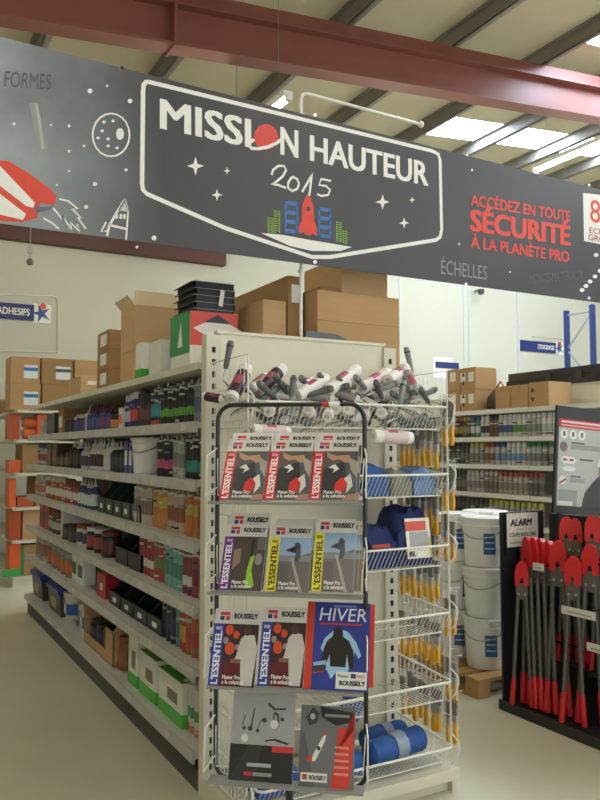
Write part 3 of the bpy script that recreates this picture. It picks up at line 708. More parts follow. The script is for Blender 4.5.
FR = X0 + .05
SHN = ['top deck', 'second shelf', 'third shelf', 'fourth shelf', 'fifth shelf', 'sixth shelf', 'bottom shelf']
CNT = {}
def put(o, lev, desc, cat, post='the end post'):
    k = (lev, desc); CNT[k] = CNT.get(k, 0) + 1
    tag(o, '%s, %s from the post on %s' % (desc, ORD[min(CNT[k] - 1, 28)], SHN[lev]), cat, '%ss on the aisle shelves' % cat)
    return o
def run(lev, px0, px1, pitch, fn, desc, cat, back=0, jit=.004):
    pitch *= 1.1
    """row of alike products between two photo bearings, from near to far"""
    z = LEV[lev] + .001; y0 = y_at(px0, z + .1, FR + .03); y1 = y_at(px1, z + .1, FR + .03)
    n = max(1, int((y1 - y0) / pitch + .5))
    for i in range(n):
        y = y0 + pitch * (i + .5)
        if y > FAR - .1: break
        o = fn(FR + .035 + random.uniform(0, jit * 4), y, z, i); k_ = random.uniform(.93, 1.04); o.scale = (k_ * .96, k_ * .96, k_); put(o, lev, desc, cat)
    for b_ in range(back):
        for i in range(n):
            y = y0 + pitch * (i + .5)
            put(fn(FR + .035 + pitch * (b_ + 1) * 1.02, y, z, i), lev, 'rear ' + desc, cat)
C = lambda body, band, cap=None, **k: (lambda x, y, z, i: cartridge(x, y, z, body, band, cap, **k))
SP = lambda body, band, cap, **k: (lambda x, y, z, i: spray(x, y, z, body, band, cap, **k))
BO = lambda body, lab, cap, **k: (lambda x, y, z, i: bottle(x, y, z, body, lab, cap, **k))
JA = lambda body, lab, lid, **k: (lambda x, y, z, i: jar(x + .02, y, z, body, lab, lid, **k))
def PB(w, d, h, m, band=None): return lambda x, y, z, i: pbox(x - .03, x - .03 + d, y - w / 2 + .002, y + w / 2 - .002, z, h, m, band)
# second shelf
run(1, 203, 196, .054, C('#8d93a6', '#5f6b8f', '#bfc2c4'), 'pale blue grey sealant cartridge', 'cartridge', 1)
run(1, 196, 162, .054, C('#17181b', '#5aa331', '#c9c7bd', b0=.22, b1=.42), 'black sealant cartridge with green band', 'cartridge', 1)
run(1, 162, 152, .054, C('#1c2b38', '#2a8a9a', '#c9c7bd', low='#c24a2c'), 'dark cartridge with teal band and red foot', 'cartridge', 1)
run(1, 152, 139, .066, SP('#3a2436', '#6d3b2a', '#2f2c33', h=.225, r=.032), 'dark plum spray can', 'spray can')
run(1, 139, 132, .066, SP('#2b2c7a', '#d23c3a', '#d8d6d0', h=.225, r=.032), 'blue spray can with red picture', 'spray can')
run(1, 132, 124, .066, SP('#34337e', '#b9bdd6', '#cfd0d4', h=.225, r=.032), 'blue spray can with pale label', 'spray can')
run(1, 124, 118, .10, PB(.09, .1, .14, P('#d9d6cc'), '#e0542c'), 'white box with orange panel', 'box')
run(1, 118, 110, .085, JA('#2a1c22', '#e08a2c', '#1c1a1c', h=.11, r=.038), 'small dark jar with flame label', 'jar')
run(1, 110, 100, .075, BO('#4a2e72', '#7a3f8c', '#7a2430', h=.19, r=.034), 'purple bottle with dark red spout', 'bottle')
run(1, 100, 90, .075, BO('#2c2f72', '#4b4f9e', '#7a2430', h=.2, r=.034), 'deep blue bottle with red spout', 'bottle')
run(1, 90, 86, .08, BO('#dcdad4', '#c9c7c0', '#d8d6d0', h=.2, r=.035), 'white bottle', 'bottle')
run(1, 86, 73, .09, JA('#3c2f63', '#54468a', '#d0cdc8', h=.14, r=.041), 'small purple jar with white lid', 'jar')
run(1, 73, 65, .12, JA('#221f20', '#3a3735', '#1d1b1b', h=.12, r=.055), 'black tub', 'tub')
run(1, 65, 58, .2, PB(.19, .2, .23, CARD3, '#c9cdb8'), 'brown carton with pale label', 'box')
run(1, 57, 48, .2, PB(.18, .2, .19, P('#3b332e'), '#56483c'), 'dark brown box', 'box')
run(1, 46, 38, .2, PB(.17, .18, .15, P('#b8b4a8'), '#8d8a80'), 'grey box at the far end', 'box')
# third shelf
run(2, 203, 184, .056, C('#18191c', '#1f8f86', '#d2d0c6', b0=.15, b1=.42), 'black sealant cartridge with teal band', 'cartridge', 1)
run(2, 184, 173, .056, C('#b9b8b3', '#8d8c88', '#d6d4ca'), 'light grey sealant cartridge', 'cartridge', 1)
run(2, 173, 159, .056, C('#1b191c', '#d3406f', '#d2d0c6', b0=.2, b1=.42), 'black sealant cartridge with pink band', 'cartridge', 1)
z = LEV[2] + .001; yp = (y_at(157, z, FR + .1) + y_at(134, z, FR + .1)) / 2
o = pail(FR + .14, yp, z, .125, .225); put(o, 2, 'white lidded pail', 'pail')
run(2, 134, 126, .08, PB(.075, .1, .2, P('#3f3f86'), '#d8d6de'), 'blue and white tall box', 'box')
run(2, 126, 112, .082, BO('#232126', '#3b3947', '#d9d7d0', h=.2, r=.037), 'black bottle with white spout', 'bottle')
run(2, 112, 104, .082, BO('#e0ded8', '#cfccc4', '#e4e2dc', h=.235, r=.037), 'tall white bottle with pointed spout', 'bottle')
run(2, 104, 92, .082, BO('#dfddd8', '#5a1f2c', '#e4e2dc', h=.225, r=.037), 'white bottle with dark red label', 'bottle')
run(2, 92, 82, .086, BO('#cfcdc8', '#3d3e58', '#d9d7d0', h=.2, r=.037), 'pale bottle with navy label', 'bottle')
run(2, 82, 72, .1, BO('#26231f', '#3b352d', '#dedcd5', h=.225, r=.042), 'black bottle with tall white spout', 'bottle')
run(2, 72, 58, .17, JA('#3a2f26', '#6a5238', '#221e1b', h=.13, r=.07), 'squat brown tub', 'tub')
run(2, 58, 50, .2, PB(.18, .2, .2, P('#5b4330'), '#7a5a3c'), 'dark brown upright box', 'box')
run(2, 49, 36, .085, SP('#b7b4ad', '#a8423c', '#3a5a84', h=.2, r=.036), 'small tube with red and blue print', 'tube')
# fourth shelf
run(3, 203, 197, .058, C('#c8602c', '#a8391f', '#cfa987', h=.235, r=.026), 'brick orange cartridge', 'cartridge', 1)
run(3, 197, 183, .058, C('#d6772a', '#c9b23a', '#dcc9b2', h=.235, r=.026, b0=.45, b1=.7), 'orange cartridge with yellow band', 'cartridge', 1)
run(3, 183, 168, .058, C('#c9a98c', '#a0573c', '#dcd8cc', h=.235, r=.026), 'beige cartridge with rust band', 'cartridge', 1)
run(3, 168, 152, .058, C('#d8843c', '#d9b43c', '#dfdacb', h=.235, r=.026, b0=.5, b1=.75), 'pale orange cartridge with gold band', 'cartridge', 1)
run(3, 152, 137, .058, C('#c9b8a6', '#8a7a6c', '#dfdacb', h=.235, r=.026), 'cream cartridge', 'cartridge', 1)
z = LEV[3] + .001
GB = mat('dark_green_bin_plastic', '#26352c', .4, var=.1)
ya_, yb_ = y_at(137, z + .05, FR), y_at(95, z + .05, FR)
nb = 5
for i in range(nb):
    y = ya_ + (yb_ - ya_) * i / nb; put(parts_bin(FR + .02, y + .006, z, (yb_ - ya_) / nb - .012, .28, .2, GB), 3, 'dark green open fronted storage bin', 'bin')
run(3, 95, 80, .085, BO('#3a4a86', '#d5d6d8', '#d8d6d0', h=.22, r=.036), 'blue and white bottle', 'bottle')
run(3, 80, 66, .085, SP('#b3342f', '#d8d2c9', '#7d2a28', h=.2, r=.036), 'red aerosol', 'spray can')
run(3, 66, 48, .09, SP('#c9602f', '#d9d0c2', '#cfcabd', h=.2, r=.037), 'orange and white tube', 'tube')
run(3, 48, 31, .09, SP('#bdb7ab', '#c0653f', '#c9c5b9', h=.2, r=.037), 'grey and orange tube', 'tube')
# fifth shelf
run(4, 203, 193, .062, C('#a83a52', '#8a2a44', '#d8d2cb', h=.235, r=.027), 'crimson cartridge', 'cartridge', 1)
run(4, 193, 183, .062, C('#96304a', '#d9d2cd', '#d8d2cb', h=.235, r=.027, b0=.2, b1=.42), 'crimson cartridge with white label', 'cartridge', 1)
run(4, 183, 167, .062, C('#6fb3a4', '#3f8f7f', '#d3d7cf', h=.235, r=.027), 'mint green cartridge', 'cartridge', 1)
run(4, 167, 154, .062, C('#b9413c', '#6f8f4c', '#cbc7b9', h=.235, r=.027, b0=.3, b1=.55), 'red cartridge with green band', 'cartridge', 1)
run(4, 154, 141, .062, C('#b52f3a', '#e0dcd6', '#d8d2cb', h=.235, r=.027, b0=.2, b1=.4), 'bright red cartridge with white label', 'cartridge', 1)
z = LEV[4] + .001
ya_, yb_ = y_at(138, z + .05, FR), y_at(112, z + .05, FR)
BB = mat('black_bin_plastic', '#201e22', .4, var=.1)
for i in range(2):
    y = ya_ + (yb_ - ya_) * i / 2; put(parts_bin(FR + .02, y + .006, z, (yb_ - ya_) / 2 - .012, .28, .2, BB, False), 4, 'black open fronted storage bin', 'bin')
run(4, 111, 101, .16, JA('#2a1f24', '#6e2a30', '#8e2730', h=.17, r=.07), 'dark jar with wine red lid', 'jar')
run(4, 101, 88, .16, JA('#1f1c1e', '#a03a34', '#e2dfd8', h=.18, r=.072), 'black jar with white lid and red print', 'jar')
run(4, 88, 79, .15, JA('#d9d7d2', '#3c3f5e', '#b02f34', h=.16, r=.062), 'white jar with red lid', 'jar')
run(4, 78, 66, .2, JA('#3a322d', '#4a4038', '#2b2622', h=.13, r=.085), 'squat dark tub', 'tub')
run(4, 66, 61, .3, PB(.05, .3, .24, PAPER), 'upright white panel', 'panel')
run(4, 60, 50, .1, SP('#6b4a3f', '#b9b0a4', '#8c3a34', h=.2, r=.042), 'brown aerosol', 'spray can')
run(4, 50, 37, .22, PB(.2, .2, .22, P('#a3352c'), '#7a2a26'), 'red product box', 'box')
# sixth shelf
run(5, 203, 189, .064, SP('#c9622f', '#c2413a', '#d8cfc2', h=.25, r=.029), 'orange aerosol', 'spray can', 0)
run(5, 189, 181, .064, SP('#c23f37', '#d9a62f', '#d8cfc2', h=.25, r=.029), 'red aerosol with yellow label', 'spray can', 0)
run(5, 181, 176, .062, SP('#4f9a9f', '#347a86', '#cfd3cf', h=.25, r=.028), 'teal aerosol', 'spray can', 0)
run(5, 176, 166, .062, SP('#2a2440', '#403a66', '#c9c6cc', h=.25, r=.028), 'dark violet aerosol', 'spray can', 0)
run(5, 166, 160, .062, SP('#232127', '#2f2c36', '#bfbcc2', h=.25, r=.028), 'black aerosol', 'spray can', 0)
z = LEV[5] + .001
ya_, yb_ = y_at(159, z + .05, FR), y_at(106, z + .05, FR)
for i in range(4):
    w = (yb_ - ya_) / 4; y = ya_ + w * i; put(parts_bin(FR + .02, y + .006, z, w - .012, .3, .17, BB), 5, 'black open fronted storage bin', 'bin')
yy = (y_at(105, z, FR) + y_at(90, z, FR)) / 2
t = empty('fuel_can', (FR + .02, yy - .14, z))
RC = P('#a8232c')
go('body', G().prism([(0, 0), (.28, 0), (.28, .17), (.2, .24), (.08, .24), (0, .18)], 0, .26, 'y'), RC, t)
go('handle', G().tube([(.08, .13, .235), (.09, .13, .27), (.19, .13, .27), (.2, .13, .235)], .012, 6), RC, t, smooth=True)
go('cap', G().lathe([(.03, 0), (.03, .03), (.024, .035)], 12), P('#2a2224'), t, (.04, .13, .2), smooth=True)
go('label_plate', G().box(-.002, 0, .09, .17, .06, .11), PAPER, t)
t.scale = (.88, .88, .88); put(t, 5, 'red fuel can', 'can')
run(5, 86, 75, .2, PB(.17, .1, .2, P('#e0dfd9'), '#45514f'), 'white box with dark panel', 'box')
run(5, 74, 56, .17, JA('#8f8a80', '#d0632f', '#a9a59c', h=.19, r=.075, name='paint_tin'), 'grey tin with orange label', 'tin')
run(5, 56, 48, .15, JA('#8a6a50', '#d0632f', '#a9a59c', h=.2, r=.06, name='paint_tin'), 'slim tin with orange label', 'tin')
run(5, 46, 31, .17, JA('#b7b1a4', '#a5765a', '#c2beb2', h=.22, r=.07), 'cloudy jar', 'jar')
# bottom shelf
z = LEV[6] + .001
run(6, 200, 183, .055, C('#d8d4c8', '#4f9a55', '#dcd8cc', h=.26, r=.024, b0=.3, b1=.5, low='#d9764a'), 'white cartridge with green and red print', 'cartridge', 2)
GR = P('#4fae3f')
def green_box(px0, px1, h, lab):
    y0, y1 = y_at(px0, z + .1, FR), y_at(px1, z + .1, FR)
    o = pbox(FR + .0, FR + .33, y0, y1 - .006, z, h, P('#dcdad0')); d = (y1 - y0 - .006)
    go('green_top', G().box(-.165, .165, -d / 2, d / 2, h - .001, h + .002), GR, o)
    go('green_foot', G().box(-.167, .167, -d / 2 - .001, d / 2 + .001, 0, .07), GR, o)
    go('printed_panel', G().box(-.1665, -.165, -d * .3, d * .1, .1, h * .7), P('#7a6a5c'), o)
    go('printed_panel', G().box(-.12, .05, -d / 2 - .002, -d / 2, .12, h * .6), P('#c4c0b4'), o)
    tag(o, lab, 'box', 'green topped boxes on the bottom shelf')
green_box(182, 158, .225, 'white box with green top on bottom shelf, nearest of three')
green_box(156, 139, .24, 'white box with green top on bottom shelf, middle of three')
green_box(137, 128, .29, 'tall white box with green top on bottom shelf, farthest of three')
run(6, 126, 118, .2, lambda x, y, z, i: obj('paper_sack', cm('paper_sack', 0, P('#8a5b3c', .8), lambda: G().lathe([(.07, 0), (.09, .03), (.085, .12), (.06, .18), (.075, .22)], 9)), None, (x + .04, y, z)), 'rust brown paper sack', 'sack')
y0, y1 = y_at(113, z + .1, FR), y_at(84, z + .1, FR)
t = empty('carton', (FR, y0, z)); L_ = y1 - y0; hh = .22
for nm, g in (('side_wall', G().box(0, .32, 0, .006, 0, hh)), ('side_wall', G().box(0, .32, L_ - .006, L_, 0, hh)), ('back_wall', G().box(.314, .32, 0, L_, 0, hh)), ('bottom', G().box(0, .32, 0, L_, 0, .006)), ('front_wall', G().box(0, .006, 0, L_, 0, .07)), ('front_wall', G().box(0, .006, 0, L_ * .25, .07, hh))):
    go(nm, g, CARD, t)
go('flap', G().box(0, .32, -.003, .003, 0, .1), CARD2, t, (0, L_ - .003, hh), (R(-50), 0, 0)); go('flap', G().box(0, .32, -.003, .003, 0, .09), CARD2, t, (0, .003, hh), (R(60), 0, 0))
tag(t, 'open brown carton with cut front on the bottom shelf', 'box')
for i in range(3):
    o = jar(FR + .09, y0 + L_ * (.38 + .22 * i), z + .008, '#2a2830', '#4a3c5a', '#1f1d20', h=.17, r=L_ * .095, name='dark_tin'); put(o, 6, 'dark tin inside the open carton', 'tin')
for i, (a, b_) in enumerate(((82, 70), (68, 53))):
    y = (y_at(a, z, FR) + y_at(b_, z, FR)) / 2
    o = pail(FR + .16, y, z, .13, .22, body=OFFP); put(o, 6, 'white pail with blue label', 'pail')
    go('label_plate', G().lathe([(.127, .05), (.13, .13)], 28).xf(Matrix.Identity(4)), P('#c9cfd2'), o, smooth=True)
    go('blue_label', G().prism([(.131 * math.cos(R(a)), .131 * math.sin(R(a))) for a in range(200, 251, 10)] + [(.126 * math.cos(R(a)), .126 * math.sin(R(a))) for a in range(250, 199, -10)], .04, .13), P('#2b5da8'), o)
BLL = P('#2c3aa0')
for i, (a, b_) in enumerate(((59, 43), (41, 30))):
    y0, y1 = y_at(a, z, FR), y_at(b_, z, FR)
    t = empty('storage_tub', (FR, y0, z)); L_ = min(y1 - y0, .5)
    go('body', G().prism([(.02, 0), (.3, 0), (.32, .2), (0, .2)], .01, L_ - .01, 'y'), P('#39332f'), t)
    go('lid', G().prism([(-.015, .195), (.335, .195), (.335, .225), (.3, .245), (.02, .245), (-.015, .225)], -.005, L_ + .0, 'y'), BLL, t)
    go('label_plate', G().box(.004, .007, L_ * .3, L_ * .7, .05, .13), P('#8d8448'), t)
    tag(t, 'dark tub with blue lid at the bottom shelf end, %s' % ('the nearer' if i == 0 else 'the farther'), 'tub', 'blue lidded tubs')

# ------------------------------------------------------------------ brochure rack
PSI = R(10)
n0 = Vector((-math.sin(YAW), -math.cos(YAW), 0))
RU = _r * math.cos(PSI) + n0 * math.sin(PSI); RN = n0 * math.cos(PSI) - _r * math.sin(PSI)
RC_ = Vector((math.sin(YAW) * 2.8, math.cos(YAW) * 2.8, 0)); RROT = math.atan2(RU.y, RU.x)
def rl(px, py, ly=0.0):
    """rack-local point (x along the rack, y back, z up) on the upright plane ly behind the front"""
    c = RC_ - RN * ly; d = ray(px, py); k = (c - Vector((0, 0, EYE))).dot(RN) / d.dot(RN); p = Vector((0, 0, EYE)) + d * k
    return Vector(((p - c).dot(RU), ly, p.z))
t = empty('brochure_rack', RC_, (0, 0, RROT))
FY = .11
a = rl(218, 404, FY); b = rl(364.5, 405, FY); zl = rl(300, 784, FY).z
xl, xr, zt_, r_ = a.x, b.x, (a.z + b.z) / 2, .06
def arc(cx, cz, a0, a1, n=6): return [(cx + r_ * math.cos(R(a0 + (a1 - a0) * i / n)), FY, cz + r_ * math.sin(R(a0 + (a1 - a0) * i / n))) for i in range(n + 1)]
loop = arc(xl + r_, zt_ - r_, 180, 90) + arc(xr - r_, zt_ - r_, 90, 0) + arc(xr - r_, zl + r_, 0, -90) + arc(xl + r_, zl + r_, -90, -180)
go('frame', G().tube(loop, .0085, 8, True), BLACKM, t, smooth=True)
go('red_sleeve', G().tube([(rl(322, 404, FY).x, FY, zt_), (rl(328, 404, FY).x, FY, zt_)], .0095, 8), P('#c23a3a'), t, smooth=True)
go('white_sleeve', G().tube([(rl(329, 404, FY).x, FY, zt_), (rl(340, 404, FY).x, FY, zt_)], .0093, 8), WHITEP, t, smooth=True)
xm = (xl + xr) / 2
go('centre_post', G().box(xm - .012, xm + .012, FY - .012, FY + .012, .02, zl), BLACKM, t)
for dx, dy in ((-.2, -.16), (.2, -.16), (-.2, .12), (.2, .12)):
    go('foot_bar', G().tube([(xm, FY, .03), (xm + dx, FY + dy, .015)], .012, 6), BLACKM, t, smooth=True)
TRAY = mat('smoked_tray', '#8d8b85', .3, var=.06)
rows = [(503, 34), (595, 28), (690, 22), (787, 16)]
for yb_, tl in rows:
    z = rl(291, yb_, 0).z
    tr = go('tray', G().box(xl, xr, -.012, .06, z - .006, z - .002), TRAY, t)
    go('front_lip', G().box(xl, xr, -.0145, -.012, z - .007, z + .004), TRAY, tr)
    go('back_rest', G().tube([(xl, FY, z + .19), (xl + .01, FY - .03, z + .02), (xr - .01, FY - .03, z + .02), (xr, FY, z + .19)], .003, 5), WIRE, tr, smooth=True)
    go('side_wire', G().tube([(xl, FY, z + .05), (xl - .02, .02, z + .02), (xl - .02, .04, z + .17), (xl, FY, z + .2)], .003, 5), WIRE, tr, smooth=True)
    go('side_wire', G().tube([(xr, FY, z + .05), (xr + .012, .02, z + .02), (xr + .012, .04, z + .17), (xr, FY, z + .2)], .003, 5), WIRE, tr, smooth=True)
tag(t, 'black tube brochure rack with four rows of catalogues before the baskets', 'rack')

INK = P('#1a191b'); SOFT = .33
def PG(h): return P(h, SOFT)      # glossy cover print
class Mag:
    def __init__(s, px0, px1, yb_, yt_, tilt, label, group=None, th=.006, ly=0.0, dz=0, cover='#d8d5cf', name='catalogue'):
        a = rl(px0, yb_, ly); b = rl(px1, yb_, ly); s.w = b.x - a.x; z = (a.z + b.z) / 2 + dz
        org = RC_ + RU * a.x - RN * ly + Vector((0, 0, z))
        up = Vector((0, 0, math.cos(R(tilt)))) - RN * math.sin(R(tilt))
        lo, hi = .05, .6
        for _ in range(30):
            m = (lo + hi) / 2
            if proj(org + RU * s.w / 2 + up * m)[1] > yt_: lo = m
            else: hi = m
        s.h = lo
        s.t = empty(name, org, (R(-tilt), 0, RROT)); s.t.rotation_euler = Euler((R(-tilt), 0, RROT), 'XYZ')
        go('pages', G().box(.0005, s.w - .0005, .0008, th, 0.0005, s.h - .0005), PAGES, s.t)
        go('cover', G().box(0, s.w, -.0004, .0008, 0, s.h), PG(cover), s.t); go('back_cover', G().box(0, s.w, th, th + .0008, 0, s.h), PG(cover), s.t)
        s.k = 0; tag(s.t, label, 'catalogue', group)
    def poly(s, pts, col, name='print'):
        s.k += 1; y = -.0006 - .00012 * s.k
        q = [(u * s.w, v * s.h) for u, v in pts]
        ar = sum(q[i][0] * q[(i + 1) % len(q)][1] - q[(i + 1) % len(q)][0] * q[i][1] for i in range(len(q)))
        if ar < 0: q = q[::-1]
        return go(name, G().add([(x, y, z) for x, z in q], [tuple(range(len(q)))]), PG(col), s.t)
    def rect(s, u0, u1, v0, v1, col, name='print'): return s.poly([(u0, v0), (u1, v0), (u1, v1), (u0, v1)], col, name)
    def oval(s, u, v, ru, rv, col, n=12, name='print'): return s.poly([(u + ru * math.cos(R(360 * i / n)), v + rv * math.sin(R(360 * i / n))) for i in range(n)], col, name)
    def text(s, body, u0, v0, u1, v1, col, bold=.0, vert=False, shear=0):
        s.k += 1; y = -.0006 - .00012 * s.k
        if vert: text_on(s.t, body, PG(col), (u1 * s.w, y, v0 * s.h), (0, 0, (v1 - v0) * s.h), (-(u1 - u0) * s.w, 0, 0), bold)
        else: text_on(s.t, body, PG(col), (u0 * s.w, y, v0 * s.h), ((u1 - u0) * s.w, 0, 0), (0, 0, (v1 - v0) * s.h), bold, shear)
def essentiel(kind, *a, **k):
    m = Mag(*a, **k); strip = {'red': '#cf2732', 'yellow': '#e3d92a', 'purple': '#6b2f8a', 'blue': '#2b45a0'}[kind]
    m.rect(.0, 1, .8, 1, '#d6d3cb', 'masthead'); m.rect(0, .24, 0, .8, strip, 'title_strip')
    m.rect(.1, .36, .83, .97, '#e3dcd8', 'logo'); m.rect(.12, .34, .91, .955, '#c8484c', 'logo'); m.rect(.12, .22, .845, .9, '#35406f', 'logo'); m.rect(.25, .34, .845, .9, '#b94a4e', 'logo')
    m.text('ROUSSELY', .44, .875, .95, .94, '#1b1a1d', .075)
    m.text("L'ESSENTIEL", .05, .03, .2, .70, '#2a2a12' if kind == 'yellow' else '#f0ecea', .05, True)
    m.rect(.05, .19, .72, .76, '#8d8436' if kind == 'yellow' else '#c9a9ae', 'issue_box')
    if kind == 'red':
        m.rect(.24, 1, 0, .8, '#575250', 'photo'); m.poly([(.24, .5), (.7, .62), (.8, .3), (.5, .05), (.24, .1)], '#2b2a2c', 'photo_jacket')
        m.poly([(.3, .78), (.52, .72), (.8, .74), (.86, .62), (.74, .6), (.6, .66), (.45, .64), (.32, .7)], '#b98a70', 'photo_hand')
        m.poly([(.78, .7), (1, .62), (1, .35), (.86, .48)], '#a7998c', 'photo_sleeve'); m.poly([(.74, .6), (.8, .62), (1, .2), (.96, .14)], '#4a5662', 'photo_tool')
        m.poly([(.36, .52), (.5, .58), (.6, .5), (.46, .43), (.5, .5)], '#dcd9d6', 'photo_mark'); m.poly([(.52, .14), (.72, .12), (.8, .28), (.68, .36), (.55, .28)], '#cf2a28', 'photo_card')
        m.poly([(.78, .1), (.92, .22), (.86, .42), (.72, .34), (.8, .26)], '#d6d2c8', 'photo_paper'); m.poly([(.7, 0), (1, .0), (1, .1), (.8, .08)], '#a8806c', 'photo_hand')
    if kind == 'yellow':
        m.rect(.24, 1, 0, .8, '#6b6261', 'photo'); m.poly([(.24, .8), (.24, .52), (.6, .5), (1, .58), (1, .8)], '#8fa9c8', 'photo_sky'); m.rect(.24, 1, .44, .53, '#7c7f86', 'photo_roof')
        m.poly([(.6, .7), (.66, .74), (.74, .7), (.76, .55), (.72, .44), (.62, .44), (.64, .56), (.42, .62), (.4, .6), (.6, .57)], '#3c4152', 'photo_worker'); m.poly([(.52, .5), (.58, .5), (.86, 0), (.78, 0)], '#a39d97', 'photo_ladder')
        m.rect(.24, .5, .0, .4, '#5e5553', 'photo_wall')
    if kind == 'purple':
        m.rect(.24, 1, 0, .8, '#4a4038', 'photo'); m.poly([(.26, .3), (.44, .42), (.42, .62), (.26, .6)], '#8f7864', 'photo_face'); m.poly([(.6, .04), (.82, .06), (.72, .3), (.76, .52), (.68, .54), (.62, .3)], '#8fc63a', 'photo_machine')
        m.poly([(.66, .75), (.74, .76), (.72, .5), (.66, .5)], '#25211f', 'photo_mast'); m.oval(.86, .46, .09, .09, '#8d8a84', name='photo_wheel'); m.rect(.8, 1, .6, .8, '#6a6058', 'photo_back')
    if kind == 'blue':
        m.rect(.24, 1, 0, .8, '#3a2a2c', 'photo'); m.rect(.24, .66, .0, .3, '#5e1f28', 'photo_floor')
        for u, v, r in ((.36, .72, .09), (.52, .66, .07), (.4, .48, .11), (.3, .58, .06), (.56, .5, .05)): m.oval(u, v, r, r * .75, '#d2502f' if r > .06 else '#9a8f92', name='photo_light')
        m.poly([(.62, .6), (.72, .67), (.92, .66), (1, .5), (.98, .32), (.94, .02), (.7, .02), (.66, .3), (.56, .34), (.5, .32), (.56, .4)], '#cbc5bf', 'photo_overall'); m.oval(.76, .72, .09, .07, '#4a3a33', name='photo_head'); m.rect(.44, .66, .3, .35, '#8d5a44', 'photo_arm')
    m.text('Master Pro', .3, .095, .68, .145, '#f2f0ec', .03); m.text('a la solution', .3, .035, .76, .085, '#f2f0ec', .03)
    return m
R1 = [(218.5, 262), (263.5, 308), (309, 355.5)]
for i, (a, b) in enumerate(R1):
    w_ = ('leftmost', 'middle', 'rightmost')[i]
    essentiel('red', a + 3, b + 3, 499, 433, 34, 'red striped catalogue mostly hidden behind the %s one of the top row' % w_, 'red catalogues', ly=.018)
    essentiel('red', a, b, 500, 440, 34, '%s red striped catalogue in the front of the top rack row' % w_, 'red catalogues')
essentiel('purple', 220.5, 263, 589, 513, 28, 'purple striped catalogue peeking out behind the front purple one', ly=.018)
essentiel('purple', 218, 261, 590.5, 524, 28, 'front purple striped catalogue at the left of the second row')
for i, (a, b, yt_) in enumerate(((265, 308, 525), (311, 353, 519))):
    w_ = ('middle', 'right')[i]
    for k in (2, 1): essentiel('yellow', a + 1 + 2.2 * k, b + 1 + 3.5 * k * (1 if i else .5), 590.5, yt_ - 3 * k if i == 0 else yt_ + 2, 28, 'yellow striped catalogue %s behind the %s yellow one' % (('directly', 'second')[k - 1], w_), 'yellow catalogues', ly=.012 * k, cover='#e2cf5a')
    essentiel('yellow', a, b, 592, yt_, 28, 'front yellow striped catalogue at the %s of the second row' % w_, 'yellow catalogues')
for i, (a, b, yt_) in enumerate(((207.5, 254, 609), (257, 302.5, 607))):
    w_ = ('left', 'middle')[i]
    essentiel('blue', a, b, 687, yt_, 22, '%s blue striped catalogue with man in white, third rack row' % w_, 'blue catalogues')
m = Mag(311, 373, 686, 603.5, 22, 'red edged catalogue hidden behind the blue winter one', ly=.016, cover='#c43a2c')
m = Mag(303, 368, 690.5, 602.5, 22, 'large blue winter catalogue reading HIVER with black jacket on cover', cover='#2c3c90')
m.rect(0, .12, 0, 1, '#c9402c', 'spine_stripe')
m.poly([(.3, .58), (.42, .66), (.5, .7), (.66, .66), (.8, .54), (.88, .4), (.84, .36), (.78, .44), (.74, .28), (.66, .2), (.6, .1), (.5, .2), (.42, .12), (.36, .22), (.3, .2), (.3, .4), (.24, .46)], '#9cc4e6', 'splash_print')
m.poly([(.42, .6), (.44, .68), (.5, .72), (.58, .68), (.59, .6), (.68, .56), (.76, .44), (.77, .26), (.7, .24), (.66, .4), (.64, .26), (.4, .26), (.39, .4), (.34, .28), (.26, .3), (.29, .46), (.34, .55)], '#26201f', 'jacket_print')
m.text('HIVER', .2, .78, .95, .93, '#eceaf0', .0, shear=.12); m.rect(.2, .88, .735, .755, '#c9402c', 'red_rule'); m.rect(.42, .78, .945, .965, '#7f8cc4', 'faint_line')
m.poly([(.14, .3), (.34, .33), (.36, .24), (.14, .2)], '#8fb2d8', 'badge_print'); m.poly([(.14, .26), (.34, .28), (.34, .2), (.14, .17)], '#3a3a44', 'badge_print'); m.poly([(.14, .19), (.3, .21), (.3, .195), (.14, .175)], '#c9402c', 'badge_print')
m.rect(.5, .98, .02, .21, '#e6e3dd', 'white_panel'); m.text('Master', .53, .145, .7, .18, '#2a3358', .03); m.rect(.73, .81, .14, .19, '#35406f', 'logo'); m.text('PRO', .83, .145, .95, .18, '#c43a3a', .03); m.text('ROUSSELY', .56, .06, .95, .11, '#1b1a1d', .075)
# bottom row
m = Mag(228, 292, 782, 692, 16, 'grey and black catalogue with pencil sketches in the lowest rack row', cover='#a4a5a2')
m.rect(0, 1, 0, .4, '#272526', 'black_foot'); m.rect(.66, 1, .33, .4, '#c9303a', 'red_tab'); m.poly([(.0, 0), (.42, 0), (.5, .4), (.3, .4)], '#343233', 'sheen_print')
m.rect(.28, .66, .16, .2, '#a9a8a6', 'title_print'); m.rect(.24, .36, .06, .1, '#c9303a', 'title_print'); m.rect(.38, .68, .06, .1, '#8d8c8a', 'title_print')
for pts in ([(.56, .86), (.66, .8), (.84, .81)], [(.64, .62), (.66, .76), (.72, .74), (.74, .6), (.68, .56)], [(.54, .44), (.68, .46), (.9, .42)], [(.16, .6), (.2, .72)], [(.3, .56), (.34, .8)], [(.4, .56), (.46, .68)]):
    for (a, b), (c, d) in zip(pts[:-1], pts[1:]): m.poly([(a, b), (a + .02, b + .02), (c + .02, d + .02), (c, d)], '#2d2c2d', 'sketch_stroke')
for u, v, r in ((.68, .64, .07), (.52, .68, .04), (.8, .7, .03), (.3, .58, .04), (.2, .58, .03), (.42, .56, .03), (.22, .47, .06)): m.oval(u, v, r, r * .75, '#4a4948' if r < .06 else '#d8d6d0', 10, 'sketch_blob')
m = Mag(298, 353.5, 788, 706, 16, 'dark grey catalogue with white and red knife picture, lowest row', cover='#6f7072')
